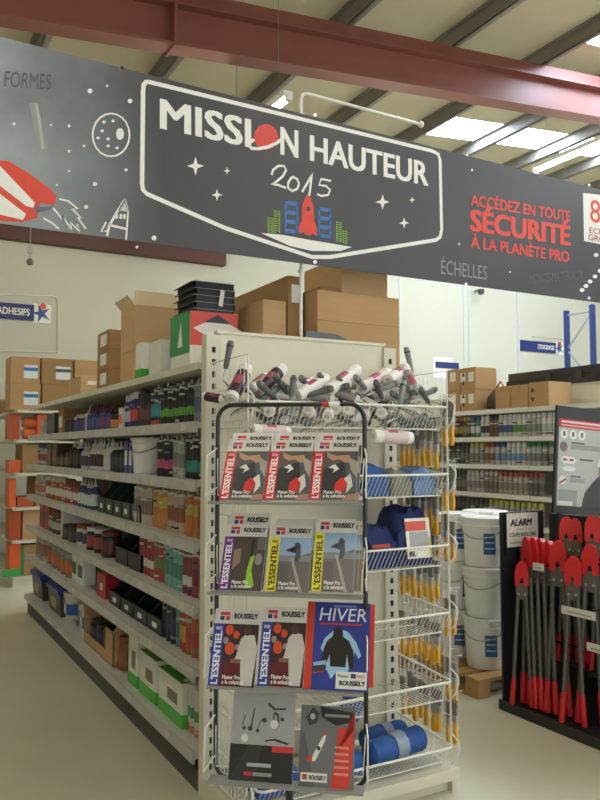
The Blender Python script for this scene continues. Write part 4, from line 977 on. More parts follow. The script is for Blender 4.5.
m.poly([(.0, .0), (.3, .0), (.1, .6), (.0, .7)], '#5a5b5d', 'sheen_print'); m.poly([(.1, .85), (.22, .98), (.34, .9), (.3, .78), (.16, .74)], '#3a3a3c', 'wheel_print'); m.oval(.22, .86, .05, .04, '#b9b9b6', 10, 'wheel_print')
m.poly([(.36, .99), (.98, .93), (.98, .82), (.66, .76), (.38, .86)], '#232223', 'badge_print'); m.rect(.45, .9, .865, .9, '#8f8e8b', 'badge_line')
m.poly([(.7, .74), (1, .74), (1, .94), (.98, .94), (.98, .5), (.92, .0), (.58, .0), (.66, .4)], '#cf3d2f', 'red_strip')
for v in (.16, .24, .32, .4, .48): m.poly([(.64, v), (.9, v), (.9, v + .03), (.64, v + .03)], '#d88a7e', 'strip_line')
m.poly([(.22, .3), (.3, .32), (.46, .56), (.48, .64), (.42, .62), (.26, .4)], '#e6e2da', 'knife_print'); m.poly([(.42, .62), (.48, .64), (.5, .7), (.44, .68)], '#cf3d2f', 'knife_print'); m.poly([(.14, .3), (.24, .3), (.24, .36), (.16, .38)], '#cf3d2f', 'knife_print'); m.oval(.35, .47, .035, .03, '#3a3a44', 9, 'knife_print')
m.rect(.04, .52, .06, .17, '#e3e0d8', 'white_panel'); m.rect(.07, .16, .085, .15, '#9a4a4e', 'logo'); m.text('ROUSSELY', .2, .09, .5, .14, '#1b1a1d', .075)

# ------------------------------------------------------------------ paint rollers in the top basket
def frame_of(p, q):
    d = (q - p); L = d.length; d.normalize(); up = Vector((0, 0, 1)) if abs(d.z) < .95 else Vector((0, 1, 0))
    y = up.cross(d).normalized(); zz = d.cross(y)
    return Matrix((Vector((d.x, y.x, zz.x, p.x)), Vector((d.y, y.y, zz.y, p.y)), Vector((d.z, y.z, zz.z, p.z)), Vector((0, 0, 0, 1)))), L
AX = Matrix.Rotation(R(90), 4, 'Y')
RLAB = {'plum': '#3b1d2b', 'white': '#e3dcd9', 'pink': '#d0bcbd', 'grey': '#8b8884'}
def sleeve(p, q, wrap, label, r=.03, hang=False):
    M, L = frame_of(Vector(p), Vector(q))
    o = go('roller_sleeve', G().lathe([(r * .5, 0), (r * .92, .002), (r, .012), (r, L - .012), (r * .92, L - .002), (r * .5, L)], 14).xf(AX), FLEECE, smooth=True); o.matrix_world = M
    go('core', G().lathe([(r * .42, -.002), (r * .42, L + .002)], 10).xf(AX), P('#bdb8ae'), o, smooth=True)
    w0, w1 = (.12, .78) if wrap == 'plum' else (.2, .85)
    go('wrapper', G().lathe([(r * 1.03, L * w0), (r * 1.03, L * w1)], 14).xf(AX), P(RLAB[wrap]), o, smooth=True)
    go('wrapper_print', G().prism([(r * 1.05 * math.cos(R(a)), r * 1.05 * math.sin(R(a))) for a in range(150, 231, 16)] + [(r * math.cos(R(a)), r * math.sin(R(a))) for a in range(230, 149, -16)], L * .35, L * .6).xf(AX), P('#a04a5a' if wrap != 'pink' else '#a8485c'), o)
    return tag(o, label, 'roller', 'paint rollers in the top basket')
def handle(p, q, label):
    """roller handle: grip end at q, wire end at p"""
    M, L = frame_of(Vector(p), Vector(q))
    o = go('paint_roller', G().lathe([(.008, 0), (.012, .01), (.0135, L * .5), (.016, L * .9), (.012, L)], 10).xf(AX), GREYP if len(label) % 3 else P('#7d807e'), smooth=True); o.matrix_world = M
    go('end_band', G().lathe([(.0165, L * .78), (.0165, L * .84)], 10).xf(AX), DGREYP, o, smooth=True)
    go('wire_arm', G().tube([(0, 0, 0), (-.05, 0, 0), (-.07, .03, .0), (-.09, .05, .0), (-.16, -.0 + .05, 0)], .005, 5), STEEL, o, smooth=True)
    return tag(o, label, 'roller', 'paint roller handles in the top basket')
def at(px, py, Y): return onY(px, py, Y)
sleeve(at(231, 399, 2.97), at(247, 367, 3.06), 'plum', 'plum wrapped roller sleeve tilted steeply at the left basket end')
sleeve(at(258, 391, 3.05), at(283, 368, 3.12), 'plum', 'plum wrapped roller sleeve with white end leaning right in the pile')
sleeve(at(297, 396, 3.02), at(326, 378, 3.08), 'white', 'white wrapped roller sleeve lying high near the middle of the pile')
sleeve(at(329, 390, 3.02), at(357, 369, 3.12), 'white', 'white roller sleeve leaning up to the right beside the middle one')
sleeve(at(361, 389, 3.0), at(388, 372, 3.12), 'pink', 'roller sleeve with pink wrapper right of the middle of the pile')
sleeve(at(388, 380, 3.02), at(408, 368, 3.16), 'white', 'plain white roller sleeve end on at the right of the pile')
sleeve(at(403, 366, 3.1), at(419, 402, 2.98), 'grey', 'roller sleeve with grey wrapper sloping down at the right end')
sleeve(at(373, 436, 2.86), at(411, 438, 2.86), 'pink', 'white roller sleeve with pink print hanging below the top basket rim')
sleeve(at(204, 396, 3.2), at(226, 400, 3.1), 'plum', 'plum roller sleeve sticking out past the slotted left post', .02)
sleeve(at(252, 431, 2.868), at(289, 433, 2.868), 'pink', 'roller sleeve hung behind the top catalogues under the basket')
handle(at(225.5, 369, 3.12), at(231, 341, 3.12), 'grey roller handle sticking up beside the slotted left post')
handle(at(291, 397, 2.97), at(294, 376, 3.0), 'grey roller handle upright above the black rack frame')
handle(at(399, 409, 2.92), at(404, 381, 2.98), 'dark grey roller handle hooked over the front of the top basket')
handle(at(412, 373, 3.1), at(406, 347, 3.1), 'tall grey roller handle sticking up at the right of the pile')
rnd = random.Random(5)
slots_x = [1.47 + .0525 * i for i in range(18)]
for i, x in enumerate(slots_x):
    y = rnd.uniform(3.0, 3.22); z = 1.735 + rnd.uniform(0, .05); a = rnd.uniform(-.5, .5)
    kind = rnd.choice(['plum', 'white', 'grey', 'white', 'pink'])
    p = Vector((x - .05, y - .07, z)); q = p + Vector((.11 * math.cos(a), .13 * math.cos(a * .5), .05 * math.sin(a * 3)))
    sleeve(p, q, kind, '%s wrapped roller sleeve low in the basket pile, %s from the left' % (kind, ORD[i]), .027)
for i in range(24):
    x = 1.46 + .04 * i; y = rnd.uniform(2.95, 3.2); z = 1.80 + rnd.uniform(0, .055) + (.02 if 6 < i < 20 else 0); a = rnd.uniform(2.2, 3.6) if i % 3 else rnd.uniform(-.6, .6)
    p = Vector((x, y, z)); q = p + Vector((.12 * math.cos(a), .09 * math.sin(a * 1.7), .05 + .03 * math.sin(a)))
    handle(p, q, 'grey roller handle lying across the basket pile, %s from the left' % ORD[i])
for i in range(20):
    x = 1.48 + .047 * i; y = rnd.uniform(2.97, 3.02); z = 1.735 + rnd.uniform(-.012, .03); a = rnd.choice((-1, 1)) * rnd.uniform(.2, .7)
    p = Vector((x - .04, y, z - .02 * a)); q = p + Vector((.1, .03, .09 * math.sin(a)))
    handle(p, q, 'grey roller handle pressed against the front wires, %s from the left' % ORD[i])
for i in range(16):
    x = 1.5 + .054 * i; y = rnd.uniform(2.96, 3.18); z = 1.86 + rnd.uniform(-.02, .045); a = rnd.uniform(-.9, .9)
    p = Vector((x - .06, y, z)); q = p + Vector((.15 * math.cos(a), .06 * math.sin(a * 2), .09 * math.sin(a)))
    sleeve(p, q, rnd.choice(['white', 'plum', 'white', 'grey']), 'roller sleeve resting on the handles of the pile, %s from the left' % ORD[i], .023)
# ------------------------------------------------------------------ packs in the lower baskets
def soft_pack(x0, x1, y0, y1, z0, z1, m, lab, cat='pack', bulge=.03, tilt=0, seed=0, patch=None, rz=0):
    nx, ny = 8, 5; rn = random.Random(seed); V = []; F = []
    w, d, h = x1 - x0, y1 - y0, z1 - z0
    def hh(i, j):
        u, v = i / nx * 2 - 1, j / ny * 2 - 1
        return h * (.55 + .45 * max(0, (1 - u ** 4)) ** .5 * max(0, (1 - v ** 4)) ** .5) + rn.uniform(-.1, .08) * h
    for j in range(ny + 1):
        for i in range(nx + 1):
            s_ = 1 - .06 * rn.random(); V.append(((i / nx - .5) * w * s_, (j / ny - .5) * d * s_, hh(i, j)))
    for j in range(ny):
        for i in range(nx): a = j * (nx + 1) + i; F.append((a, a + 1, a + nx + 2, a + nx + 1))
    nv = len(V); V += [(x * .97, y * .97, 0) for x, y, z in V[:nv]]
    F += [tuple(nv + k for k in reversed(f)) for f in F[:]]
    edge = [i for i in range(nx + 1)] + [j * (nx + 1) + nx for j in range(1, ny + 1)] + [ny * (nx + 1) + i for i in range(nx - 1, -1, -1)] + [j * (nx + 1) for j in range(ny - 1, 0, -1)]
    for k in range(len(edge)): a, b = edge[k], edge[(k + 1) % len(edge)]; F.append((b, a, nv + a, nv + b))
    g = G().add(V, F); me = g.mesh('body', m, True)
    t = empty('soft_pack' if cat == 'pack' else cat.replace(' ', '_'), ((x0 + x1) / 2, (y0 + y1) / 2, z0), (0, tilt, rz)); obj('body', me, t)
    if patch: go('label_card', G().box(patch[0], patch[1], -d / 2 - .006, -d / 2 - .003, patch[2], patch[3]), P(patch[4]), t)
    return tag(t, lab, cat), t
B2 = 1.375 + .004
soft_pack(1.98, 2.13, 2.98, 3.18, B2, B2 + .15, BLUEFAB, 'bright blue wrapped pack in the second basket beside the rack', seed=1)
soft_pack(2.14, 2.27, 2.98, 3.2, B2, B2 + .12, P('#7d7f6e', .6), 'greyish wrapped pack in the middle of the second basket', seed=2)
soft_pack(2.275, 2.405, 2.98, 3.2, B2, B2 + .13, mat('pale_blue_film', '#5d84b8', .3, var=.2), 'pale blue wrapped pack at the right of the second basket', seed=3)
B3 = 1.04 + .004
_, t = soft_pack(2.0, 2.18, 2.98, 3.26, B3, B3 + .2, NAVYFAB, 'navy fabric bag at the left in the third basket', seed=4)
go('red_patch', G().box(-.07, .03, -.16, -.145, .1, .115), P('#b9483c'), t)
_, t = soft_pack(2.185, 2.40, 2.99, 3.24, B3, B3 + .27, NAVYFAB, 'navy fabric bag with white and red card in the third basket', seed=5)
cardp = go('label_card', G().box(-.06, .085, -.004, 0, 0, .19), PAPER, t, (0, -.135, .035), (R(-8), 0, 0))
go('red_print', G().box(-.06, .06, -.006, -.004, .13, .175), P('#d2503f'), cardp); go('photo_print', G().box(-.04, .07, -.006, -.004, .05, .125), P('#a8a7a8'), cardp); go('dark_print', G().box(-.05, -.02, -.006, -.004, .01, .035), P('#3c3c48'), cardp); go('yellow_edge', G().box(.075, .085, -.0065, -.004, .0, .1), P('#c9c23a'), cardp)
o = go('price_tag', G().box(-.022, .022, -.002, 0, -.012, .012), PAPER, loc=(2.23, 2.877, 1.115)); tag(o, 'white price tag clipped to the third basket rim', 'price tag')
B6 = .12 + .004
def roll_pack(p, q, r, m, lab):
    M, L = frame_of(Vector(p), Vector(q)); rn = random.Random(len(lab))
    prof = [(r * .35, 0), (r * .8, L * .02)] + [(r * (1 + rn.uniform(-.06, .05)), L * (.06 + .88 * k / 8)) for k in range(9)] + [(r * .8, L * .98), (r * .35, L)]
    o = go('fabric_roll', G().lathe(prof, 14).xf(AX), m, smooth=True); o.matrix_world = M
    go('paper_band', G().lathe([(r * 1.07, L * .42), (r * 1.07, L * .62)], 14).xf(AX), P('#8a96a8'), o, smooth=True)
    return tag(o, lab, 'fabric roll', 'blue fabric rolls in the lowest basket')
roll_pack((1.86, 3.1, .20), (2.08, 3.2, .40), .055, BLUEFAB, 'blue fabric roll leaning up to the left in the lowest basket')
roll_pack((2.02, 3.02, .20), (2.36, 3.05, .215), .06, BLUEFAB, 'blue fabric roll lying flat at the right of the lowest basket')
roll_pack((1.7, 3.03, .185), (1.98, 3.0, .185), .055, BLUEFAB, 'blue fabric roll behind the black rack in the lowest basket')
roll_pack((2.12, 3.2, .19), (2.38, 3.22, .19), .055, BLUEFAB, 'blue fabric roll at the back of the lowest basket')
soft_pack(1.46, 1.68, 3.0, 3.25, B6, B6 + .13, BLUEFAB, 'blue pack at the left in the lowest basket behind the rack', seed=8)
# ------------------------------------------------------------------ brushes on the right grid
def brush(x, y, z, k, lab, s=1.0, ry=0):
    t = empty('paint_brush', (x, y, z), (0, ry, R(90)))
    obj('handle', cm('handle', 'brush', YELLOWW, lambda: G().prism([(-.009, 0), (.009, 0), (.014, .02), (.013, .05), (.009, .075), (.015, .1), (-.015, .1), (-.009, .075), (-.013, .05), (-.014, .02)], -.006, .006, 'y')), t, (0, 0, 0), (0, 0, 0), (s, 1, s))
    obj('ferrule', cm('ferrule', 'brush', STEEL, lambda: G().box(-.016, .016, -.007, .007, .098, .13)), t, scale=(s, 1, s))
    obj('bristles', cm('bristles', 'brush', BRISTLE, lambda: G().prism([(-.015, .13), (.015, .13), (.019, .2), (-.019, .2)], -.006, .006, 'y')), t, scale=(s, 1, s))
    obj('clear_sleeve', cm('clear_sleeve', 'brush', CLEAR, lambda: G().box(-.021, .021, -.0085, .0085, .07, .235)), t, scale=(s, 1, s))
    obj('hang_hook', cm('hang_hook', 'brush', STEEL, lambda: G().tube([(0, 0, .22), (0, -.02, .235), (0, -.05, .235)], .002, 4)), t, scale=(s, 1, s))
    return tag(t, lab, 'paint brush', 'packed paint brushes on the right side grid')
TN = ['top', 'second', 'third', 'fourth', 'lowest']
for r_i, z in enumerate((1.50, 1.19, .87, .555, .245)):
    for i in range(7):
        brush(2.412, 2.985 + .046 * i + rnd.uniform(-.006, .006), z + rnd.uniform(-.02, .03), i, 'yellow handled brush inside the side grid, %s tier, %s from the front' % (TN[r_i], ORD[i]), rnd.uniform(.9, 1.1), rnd.uniform(-.05, .05))
for r_i, z in enumerate((1.62, 1.30, 1.06, .70, .40, .19)):
    for i in range(2 if r_i != 2 else 3):
        brush(2.466, 2.93 + .055 * i, z + rnd.uniform(-.012, .012), i, 'yellow handled brush hung outside the grid, %s level, %s from the front' % (ORD[r_i], ORD[i]), rnd.uniform(.9, 1.1))

# ------------------------------------------------------------------ right gondola with aerosols
XG = 5.5
LR = [2.0, 1.72, 1.44, 1.15, .86, .57, .16]
YR0, YR1 = 3.9, 8.4
NBR = 3; BR_ = (YR1 - YR0) / NBR
RN_ = ['nearest, behind the poster', 'middle', 'farthest, behind the basket display']
for b in range(NBR):
    ya = YR0 + b * BR_
    t = empty('shelving_bay', (XG, ya, 0))
    go('spine_panel', G().box(.45, .48, .002, BR_ - .002, .1, 2.2), CREAM2, t)
    go('upright', G().box(.43, .5, .002, .04, 0, 2.22), CREAM, t)
    go('base', G().box(.02, .44, .003, BR_ - .003, 0, .13), CREAM, t)
    for z in LR:
        sh = go('shelf', G().box(.0, .45, .003, BR_ - .003, z - .03, z), WHITEM, t)
        go('price_rail', G().prism([(0, z - .045), (0, z + .003), (-.01, z + .003), (-.014, z - .042)], .004, BR_ - .004, 'y'), WHITEM, sh)
    tag(t, 'cream shelving bay of the right aisle, %s' % RN_[b], 'shelving', 'bays of the right gondola')
RSH = ['', 'uppermost', 'second', 'third', 'fourth']
def rput(o, lev, desc, cat, n): return tag(o, '%s, %s from the left on %s right-aisle shelf' % (desc, ORD[n], RSH[lev]), cat, '%ss on the right aisle shelves' % cat)
GAR = {1: [(449, 465, '#3b3226', '#b98a2c', '#b5862a', 'dark can with gold cap'), (465, 472, '#4a4438', '#8f8a70', '#d0b03a', 'dark can with yellow cap'), (472, 482, '#3f8f58', '#d0d4cc', '#3d62a8', 'green and white can with blue cap'), (482, 491, '#d6d4cd', '#3c3b3d', '#d9d7d0', 'white can with black label'), (491, 500, '#7d5a3c', '#6b4a30', '#3a2e24', 'brown can'), (500, 514, '#c9c8c4', '#3c5a8c', '#d4d3ce', 'white can with blue label'), (514, 528, '#d8d7d0', '#5f9a4c', '#dad8d2', 'white can with green foot'), (528, 543, '#b9b7ae', '#8c8a80', '#d6d4cc', 'grey white can'), (543, 560, '#dedcd6', '#b7c4b0', '#dad8d2', 'bright white can')],
       2: [(449, 471, '#4a463f', '#6b655a', '#3b3833', 'dull dark can'), (471, 486, '#b2aea2', '#7d7a70', '#c9c63f', 'grey can with lime cap'), (486, 496, '#b5b0a8', '#8e4a40', '#c9472f', 'grey can with red cap'), (496, 508, '#bcb9b2', '#6d86ae', '#3c5ba6', 'grey can with blue cap'), (508, 528, '#d0cec8', '#6b8fb4', '#e0ded8', 'white can with pale blue label'), (528, 543, '#b4b1a8', '#7d7a72', '#3d8f4c', 'grey can with green cap'), (543, 556, '#a19d94', '#6d6a62', '#2f7a44', 'dim can with dark green cap')],
       3: [(446, 468, '#57524a', '#7a746a', '#4a463f', 'dusky can'), (468, 486, '#b5b0a6', '#8b8378', '#c2bdb2', 'pale grey can'), (486, 500, '#8f8378', '#6b6058', '#b9b3a8', 'brownish can'), (500, 530, '#b0a89c', '#8d8074', '#b9492f', 'beige can with rust red cap'), (530, 545, '#7d756a', '#5d564c', '#a4462f', 'dim can with red cap')],
       4: [(446, 490, '#5a554c', '#3c3833', '#4a463f', 'dark can low down'), (490, 545, '#a8a193', '#8b8578', '#c9c83f', 'beige can with lime cap')]}
for lev, L_ in GAR.items():
    z = LR[lev] + .001; c = {}
    for a, b, body, band, cap, desc in L_:
        yA, yB = y_at(a, z + .1, XG + .06), y_at(b, z + .1, XG + .06); n = max(1, int(round((yA - yB) / .072)))
        for i in range(n):
            y = yA - (yA - yB) * (i + .5) / n
            o = spray(XG + .055, y, z, body, band, cap, h=.225, r=.032); c[desc] = c.get(desc, 0) + 1
            rput(o, lev, desc, 'spray can', c[desc] - 1)
# cartons on top
def rbox(pa, pb, z0, h, lab, x0=XG + .02, d=.3, **k):
    yA, yB = y_at(pa, z0 + .1, x0), y_at(pb, z0 + .1, x0)
    return carton('carton', x0, x0 + d, yB + .003, yA - .003, z0, z0 + h, CARD, lab, 'cartons on the right gondola', **k)
zt0 = 2.002
for k in range(2):
    rbox(446, 460, zt0 + k * .232, .23, '%s brown carton at the left of the pile on the right shelving' % ('lower', 'upper')[k], tape=False, sticker=[('x', 0, .1, .09, .1, PAPER)])
    rbox(460.5, 475.5, zt0 + k * .232, .23, '%s brown carton with two labels and arrow marks, right shelving pile' % ('lower', 'upper')[k], tape=False, marks=True, sticker=[('x', .08, .08, .08, .1, PAPER), ('x', -.05, .08, .08, .1, PAPER)])
rbox(495, 510, zt0, .225, 'left carton of the low row of three on the right shelving', tape=True)
rbox(510.5, 528, zt0, .225, 'middle carton of the low row of three on the right shelving', tape=True)
rbox(528.5, 549, zt0, .235, 'right carton with arrow marks in the low row of three', tape=False, marks=True)
# black case and dark bag
ya, yb = y_at(600, 2.2, XG + .2) - .6, y_at(521, 2.2, XG + .2)
ya, yb = 4.55, 6.25
t = empty('tool_case', (XG + .52, ya, zt0 + .24))
go('lower_shell', G().cbox(0, .42, 0, yb - ya, 0, .09, .02), BLACKP, t); go('upper_shell', G().cbox(.01, .41, .01, yb - ya - .01, .094, .17, .03), P('#2f2e30'), t)
for k in range(3): go('latch', G().box(-.01, .0, .25 + .4 * k, .32 + .4 * k, .05, .13), P('#3d3c3e'), t)
tag(t, 'long black case lying on top of the right shelving', 'case')
for b_ in (0, 1): pass
t = empty('case_support', (XG + .5, ya + .1, 0)); 
go('panel', G().box(0, .44, 0, yb - ya - .2, 0, zt0 + .225), CREAM2, t); go('cap', G().box(-.005, .445, -.005, yb - ya - .195, zt0 + .225, zt0 + .239), CREAM, t)
tag(t, 'cream back shelving carrying the long black case', 'shelving')
o = go('dark_bag', G().lathe([(.08, 0), (.11, .04), (.1, .14), (.05, .2), (.02, .22)], 9), P('#3a2a2c'), loc=(XG + .2, y_at(497, 2.1, XG + .2), zt0), smooth=True)
go('strap', G().tube([(.0, -.08, .08), (.0, -.1, .25), (0, -.06, .3), (0, .02, .22)], .01, 6), P('#b0383a'), o, smooth=True)
tag(o, 'dark bag with red strap between the carton piles on right shelving', 'bag')

# ------------------------------------------------------------------ white pails on a pallet
PW = mat('pallet_wood', '#b58a55', .8, var=.2, scale=12, stretch=(1, 8, 1))
c1 = onZ(491, 671, .125); c1 = Vector((c1.x + .09, c1.y + .13, .125))
t = empty('pallet', (c1.x - .3, c1.y - .24, 0))
for i in range(6): go('top_board', G().box(0, .95, i * .17, i * .17 + .125, .1, .122), PW, t)
for x in (0, .4, .85):
    go('bottom_board', G().box(x, x + .1, 0, .975, 0, .022), PW, t)
    for y in (0, .42, .85): go('block', G().box(x, x + .1, y, y + .125, .022, .1), PW, t)
tag(t, 'wooden pallet under the white pails', 'pallet')
BLAB = P('#2c5f96'); HP = .338
cols = [(c1.x, c1.y, 3, 'right front'), (c1.x + .02, c1.y + .335, 3, 'left front'), (c1.x + .34, c1.y + .05, 3, 'right back'), (c1.x + .35, c1.y + .39, 3, 'left back')]
for x, y, n, nm in cols:
    for k in range(n):
        o = pail(x, y, .124 + k * HP, .16, HP - .002); a0 = 222 if k % 2 == 0 else 246
        if k != 1 or 'left' in nm:
            q = [(.1535 * math.cos(R(a)), .1535 * math.sin(R(a))) for a in range(a0, a0 + 31, 6)] + [(.146 * math.cos(R(a)), .146 * math.sin(R(a))) for a in range(a0 + 30, a0 - 1, -6)]
            go('blue_label', G().prism(q, .09, .23), BLAB, o)
            q2 = [(.1545 * math.cos(R(a)), .1545 * math.sin(R(a))) for a in range(a0 + 3, a0 + 28, 6)] + [(.150 * math.cos(R(a)), .150 * math.sin(R(a))) for a in range(a0 + 27, a0 + 2, -6)]
            for zz in (.125, .165, .2): go('label_line', G().prism(q2, zz, zz + .009), P('#c4d0da'), o)
        tag(o, '%s white lidded pail of the %s stack on the pallet' % (('lowest', 'middle', 'topmost')[k], nm), 'pail', 'white pails on the pallet')

# ------------------------------------------------------------------ bolt cutter display
t = empty('tool_display', (3.42, 2.2, 0))
EX = 3.66 - 2.2
go('base_tray', G().box(.02, .5, 0, EX, 0, .045), BLACKP, t)
go('base_lip', G().box(.008, .02, 0, EX, 0, .06), BLACKP, t)
ep = go('end_board', G().box(.05, .42, EX, EX + .015, 0, 1.2), BLACKP, t)
go('back_board', G().box(.47, .5, 0, EX, .045, 1.18), BLACKP, t)
for z, x in ((.33, .2), (.62, .3), (.95, .2), (.45, .2)):
    go('rail', G().tube([(x, .05, z), (x, EX - .01, z)], .008, 6), BLACKM, t, smooth=True)
go('step_shelf', G().box(.22, .47, 0, EX - .52, .3, .315), BLACKP, t)
for y in (.05, EX - .03): go('rail_bracket', G().box(.18, .47, y, y + .015, .3, .97), BLACKM, t)
tag(t, 'black floor display holding the long bolt cutters', 'display stand')
# ALARM sign
a = onY(508.5, 514, 3.62); b = onY(540, 514, 3.62); c = onY(509, 548, 3.62)
t = empty('brand_sign', (a.x, 3.64, c.z), (0, 0, 0)); w, h = b.x - a.x, a.z - c.z
go('board', G().box(0, w, 0, .006, 0, h), P('#d6d2c4'), t)
text_on(t, 'ALARM', INK, (w * .12, -.0012, h * .62), (w * .68, 0, 0), (0, 0, h * .2), .06, .15)
text_on(t, 'COUPE BOULONS', P('#5a5650'), (w * .08, -.0012, h * .3), (w * .84, 0, 0), (0, 0, h * .12), .04)
go('faint_line', G().box(w * .1, w * .45, -.0012, -.0004, h * .1, h * .15), P('#9a968a'), t); go('faint_line', G().box(w * .3, w * .85, -.0012, -.0004, h * .5, h * .54), P('#b9b5a8'), t)
go('holder', G().box(-.006, 0, -.004, .012, -.05, h), BLACKP, t)
tag(t, 'cream sign reading ALARM at the end of the cutter display', 'sign')
CUT = {}
def cutter(head, foot_dir, X, zf, lab, sc=1.0, lean=.14, roll=0):
    """bolt cutter standing on its grips at height zf; head seen at photo bearing head"""
    p = onX(head[0], head[1], X + lean); yf = y_at(head[0] + foot_dir, zf, X)
    f0 = Vector((X, yf, zf)); zd = (p - f0); s = zd.length / 1.04; zd.normalize()
    xd = _r.copy(); xd.rotate(Euler((0, 0, R(roll)))); xd = (xd - zd * xd.dot(zd)).normalized(); yd = zd.cross(xd)
    t = empty('bolt_cutter')
    t.matrix_world = Matrix(((xd.x * s, yd.x * s, zd.x * s, f0.x), (xd.y * s, yd.y * s, zd.y * s, f0.y), (xd.z * s, yd.z * s, zd.z * s, f0.z), (0, 0, 0, 1)))
    prof = [(-.048, .86), (-.05, .93), (-.046, .98), (-.032, 1.02), (-.01, 1.04), (.01, 1.04), (.032, 1.02), (.046, .98), (.05, .93), (.048, .86), (.016, .855), (.011, .90), (.004, .915), (-.004, .915), (-.011, .90), (-.016, .855)]
    if 'c' not in CUT:
        CUT['c'] = (G().prism([(x, z) for x, z in prof], -.018, .018, 'y').mesh('jaw_guard', REDP),
                    G().prism([(-.042, .865), (-.016, .88), (.016, .88), (.042, .865), (.044, .80), (.03, .76), (-.03, .76), (-.044, .80)], -.01, .01, 'y').mesh('jaw_plate', GUNMETAL),
                    G().tube([(.03, 0, .79), (.032, 0, .70), (.045, 0, .45), (.06, 0, .14)], [.013, .0135, .0135, .0135], 10).mesh('handle', GUNMETAL, True),
                    G().tube([(.057, 0, .19), (.06, 0, .14), (.069, 0, .02), (.07, 0, 0)], [.0165, .018, .019, .016], 10).mesh('grip', REDP, True),
                    G().lathe([(.009, -.014), (.009, .014)], 10).xf(Matrix.Rotation(R(90), 4, 'X')).mesh('pivot_bolt', STEEL, True))
    j, pl, hd, gr, bo = CUT['c']
    obj('jaw_guard', j, t); obj('jaw_plate', pl, t); obj('pivot_bolt', bo, t, (0.022, 0, .80)); obj('pivot_bolt', bo, t, (-.022, 0, .80))
    for sgn in (1, -1):
        h_ = obj('handle', hd, t, rot=(0, 0, 0 if sgn > 0 else math.pi)); obj('grip', gr, h_)
    return tag(t, lab, 'bolt cutter', 'red headed bolt cutters on the display')
cutter((522, 561), 0, 3.455, .062, 'bolt cutter standing foremost at the left, in front of the black end board', lean=.04, roll=-25)
cutter((527.5, 537), 2, 3.50, .062, 'tall bolt cutter leaning directly below the ALARM sign', lean=.05, roll=-72)
cutter((534.5, 537.5), 1, 3.51, .062, 'tall bolt cutter second to the right below the ALARM sign', lean=.05, roll=-72)
cutter((541, 538.5), 1, 3.52, .062, 'bolt cutter behind the small price card near the ALARM sign', lean=.05, roll=-72)
cutter((549, 541), 0, 3.53, .062, 'bolt cutter just left of the large shiny headed one', lean=.05, roll=-72)
cutter((558, 540.5), 0, 3.53, .062, 'bolt cutter with large shiny red head in the row middle', lean=.06, roll=-30)
cutter((573, 556), 0, 3.47, .062, 'bolt cutter standing foremost right, behind the long price card', lean=.04, roll=-35)
cutter((566, 516), 2, 3.70, .32, 'upper bolt cutter below the left foot of the poster', lean=.05, roll=-20)
cutter((575, 518), 3, 3.74, .32, 'upper bolt cutter half hidden beside another below the poster', lean=.05, roll=-20)
cutter((590, 544), 0, 3.56, .062, 'bolt cutter standing at the right, lower than the upper pair', lean=.05, roll=-30)
cutter((592, 515), 1, 3.68, .32, 'upper bolt cutter at the right below the poster', lean=.05, roll=-20)
cutter((600, 518), 2, 3.72, .32, 'upper bolt cutter at the right edge of the photo', lean=.05, roll=-20)
for px0, px1, py, X, lab in ((533, 543.5, 566, 3.46, 'small white price card between the cutter heads'), (561.5, 595, 609, 3.38, 'long white price card across the cutters'), (587, 606, 646, 3.38, 'white price card at the lower right of the cutters')):
    a = onX(px0, py, X); b = onX(px1, py, X)
    t = empty('price_card', (X, b.y, a.z - .0)); go('card', G().box(-.002, .002, 0, a.y - b.y, -.022, .022), P('#d9d5c6'), t); go('card_line', G().box(-.003, -.002, .02, (a.y - b.y) * .8, -.008, -.002), P('#8d8a80'), t)
    go('clip', G().box(.002, .2, (a.y - b.y) / 2 - .003, (a.y - b.y) / 2 + .003, -.004, .004), BLACKM, t)
    tag(t, lab, 'price card')
# poster panel above the display
a = onY(560.5, 405, 3.45); c = onY(552, 513, 3.45)
t = empty('poster_panel', (c.x + .015, 3.45, c.z), (0, R(4.2), R(-4))); w, h = .62, a.z - c.z
pb = go('board', G().box(0, w, 0, .02, 0, h), BLACKP, t)
def pp(pts, col, k, name='poster_print'): 
    q = [(u * w, v * h) for u, v in pts]
    ar = sum(q[i][0] * q[(i + 1) % len(q)][1] - q[(i + 1) % len(q)][0] * q[i][1] for i in range(len(q)))
    if ar < 0: q = q[::-1]
    return go(name, G().add([(x, -.0006 * k, z) for x, z in q], [tuple(range(len(q)))]), P(col), t)
def pr(u0, u1, v0, v1, col, k, name='poster_print'): return pp([(u0, v0), (u1, v0), (u1, v1), (u0, v1)], col, k, name)
def po(u, v, r, col, k, name='poster_print', n=14): return pp([(u + r * math.cos(R(360 * i / n)), v + r * w / h * math.sin(R(360 * i / n))) for i in range(n)], col, k, name)
pr(.03, .97, .07, .80, '#a9aaa6', 1, 'poster_sheet'); pr(.03, .97, .80, .88, '#b3232f', 1, 'red_header')
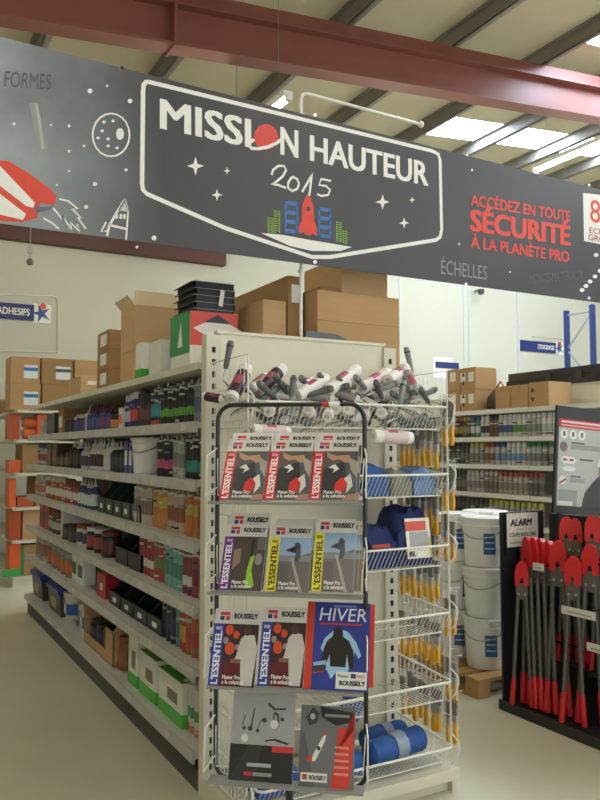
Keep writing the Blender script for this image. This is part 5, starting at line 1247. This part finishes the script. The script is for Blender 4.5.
pr(.06, .8, .845, .865, '#dcc0bf', 2, 'header_line'); pr(.06, .7, .815, .83, '#d09a9b', 2, 'header_line')
for i in range(3): po(.1 + .12 * i, .74, .05, '#dad9d3', 2, 'round_symbol'); pr(.085 + .12 * i, .115 + .12 * i, .72, .765, '#55545a', 3, 'round_symbol')
po(.1, .62, .052, '#6a6260', 2, 'round_photo'); pr(.2, .6, .60, .65, '#8c8d8a', 2, 'text_line'); pr(.2, .38, .655, .67, '#4f4f50', 2, 'text_line')
pp([(.06, .50), (.1, .53), (.24, .53), (.28, .50), (.24, .465), (.1, .465)], '#d8d7d1', 2, 'symbol_panel'); pr(.09, .15, .49, .51, '#8f3a38', 3, 'symbol_panel'); pr(.18, .24, .49, .51, '#8f3a38', 3, 'symbol_panel'); pr(.32, .5, .5, .52, '#5a5a5a', 2, 'text_line')
pp([(.08, .42), (.14, .44), (.24, .44), (.28, .42), (.24, .395), (.12, .395)], '#d2d1cb', 2, 'symbol_panel'); po(.1, .31, .045, '#d2d1cb', 2, 'symbol_panel'); pp([(.06, .29), (.14, .33), (.145, .31), (.07, .275)], '#8f3a38', 3, 'symbol_panel'); pr(.2, .34, .34, .355, '#5a5a5a', 2, 'text_line'); pr(.2, .4, .29, .33, '#8c8d8a', 2, 'text_line')
pr(.05, .3, .07, .22, '#8b8d8c', 2, 'grey_box'); pr(.05, .24, .075, .115, '#c9c8c2', 3, 'text_line')
pp([(.36, .07), (.4, .2), (.5, .3), (.58, .36), (.72, .38), (.9, .34), (.97, .3), (.97, .07)], '#2c2a2c', 4, 'worker_print'); pp([(.6, .34), (.58, .42), (.62, .5), (.8, .5), (.82, .4), (.76, .34)], '#8a6f60', 5, 'worker_print'); pp([(.56, .46), (.6, .56), (.7, .6), (.82, .57), (.88, .46), (.72, .45)], '#d9dad2', 6, 'helmet_print')
go('stem', G().box(.06, .09, .02, .04, -c.z + .0, h * .5), BLACKP, t); go('stem', G().box(w - .09, w - .06, .02, .04, -c.z, h * .5), BLACKP, t)
tag(t, 'dark framed poster with red header and helmeted worker above the cutters', 'poster')
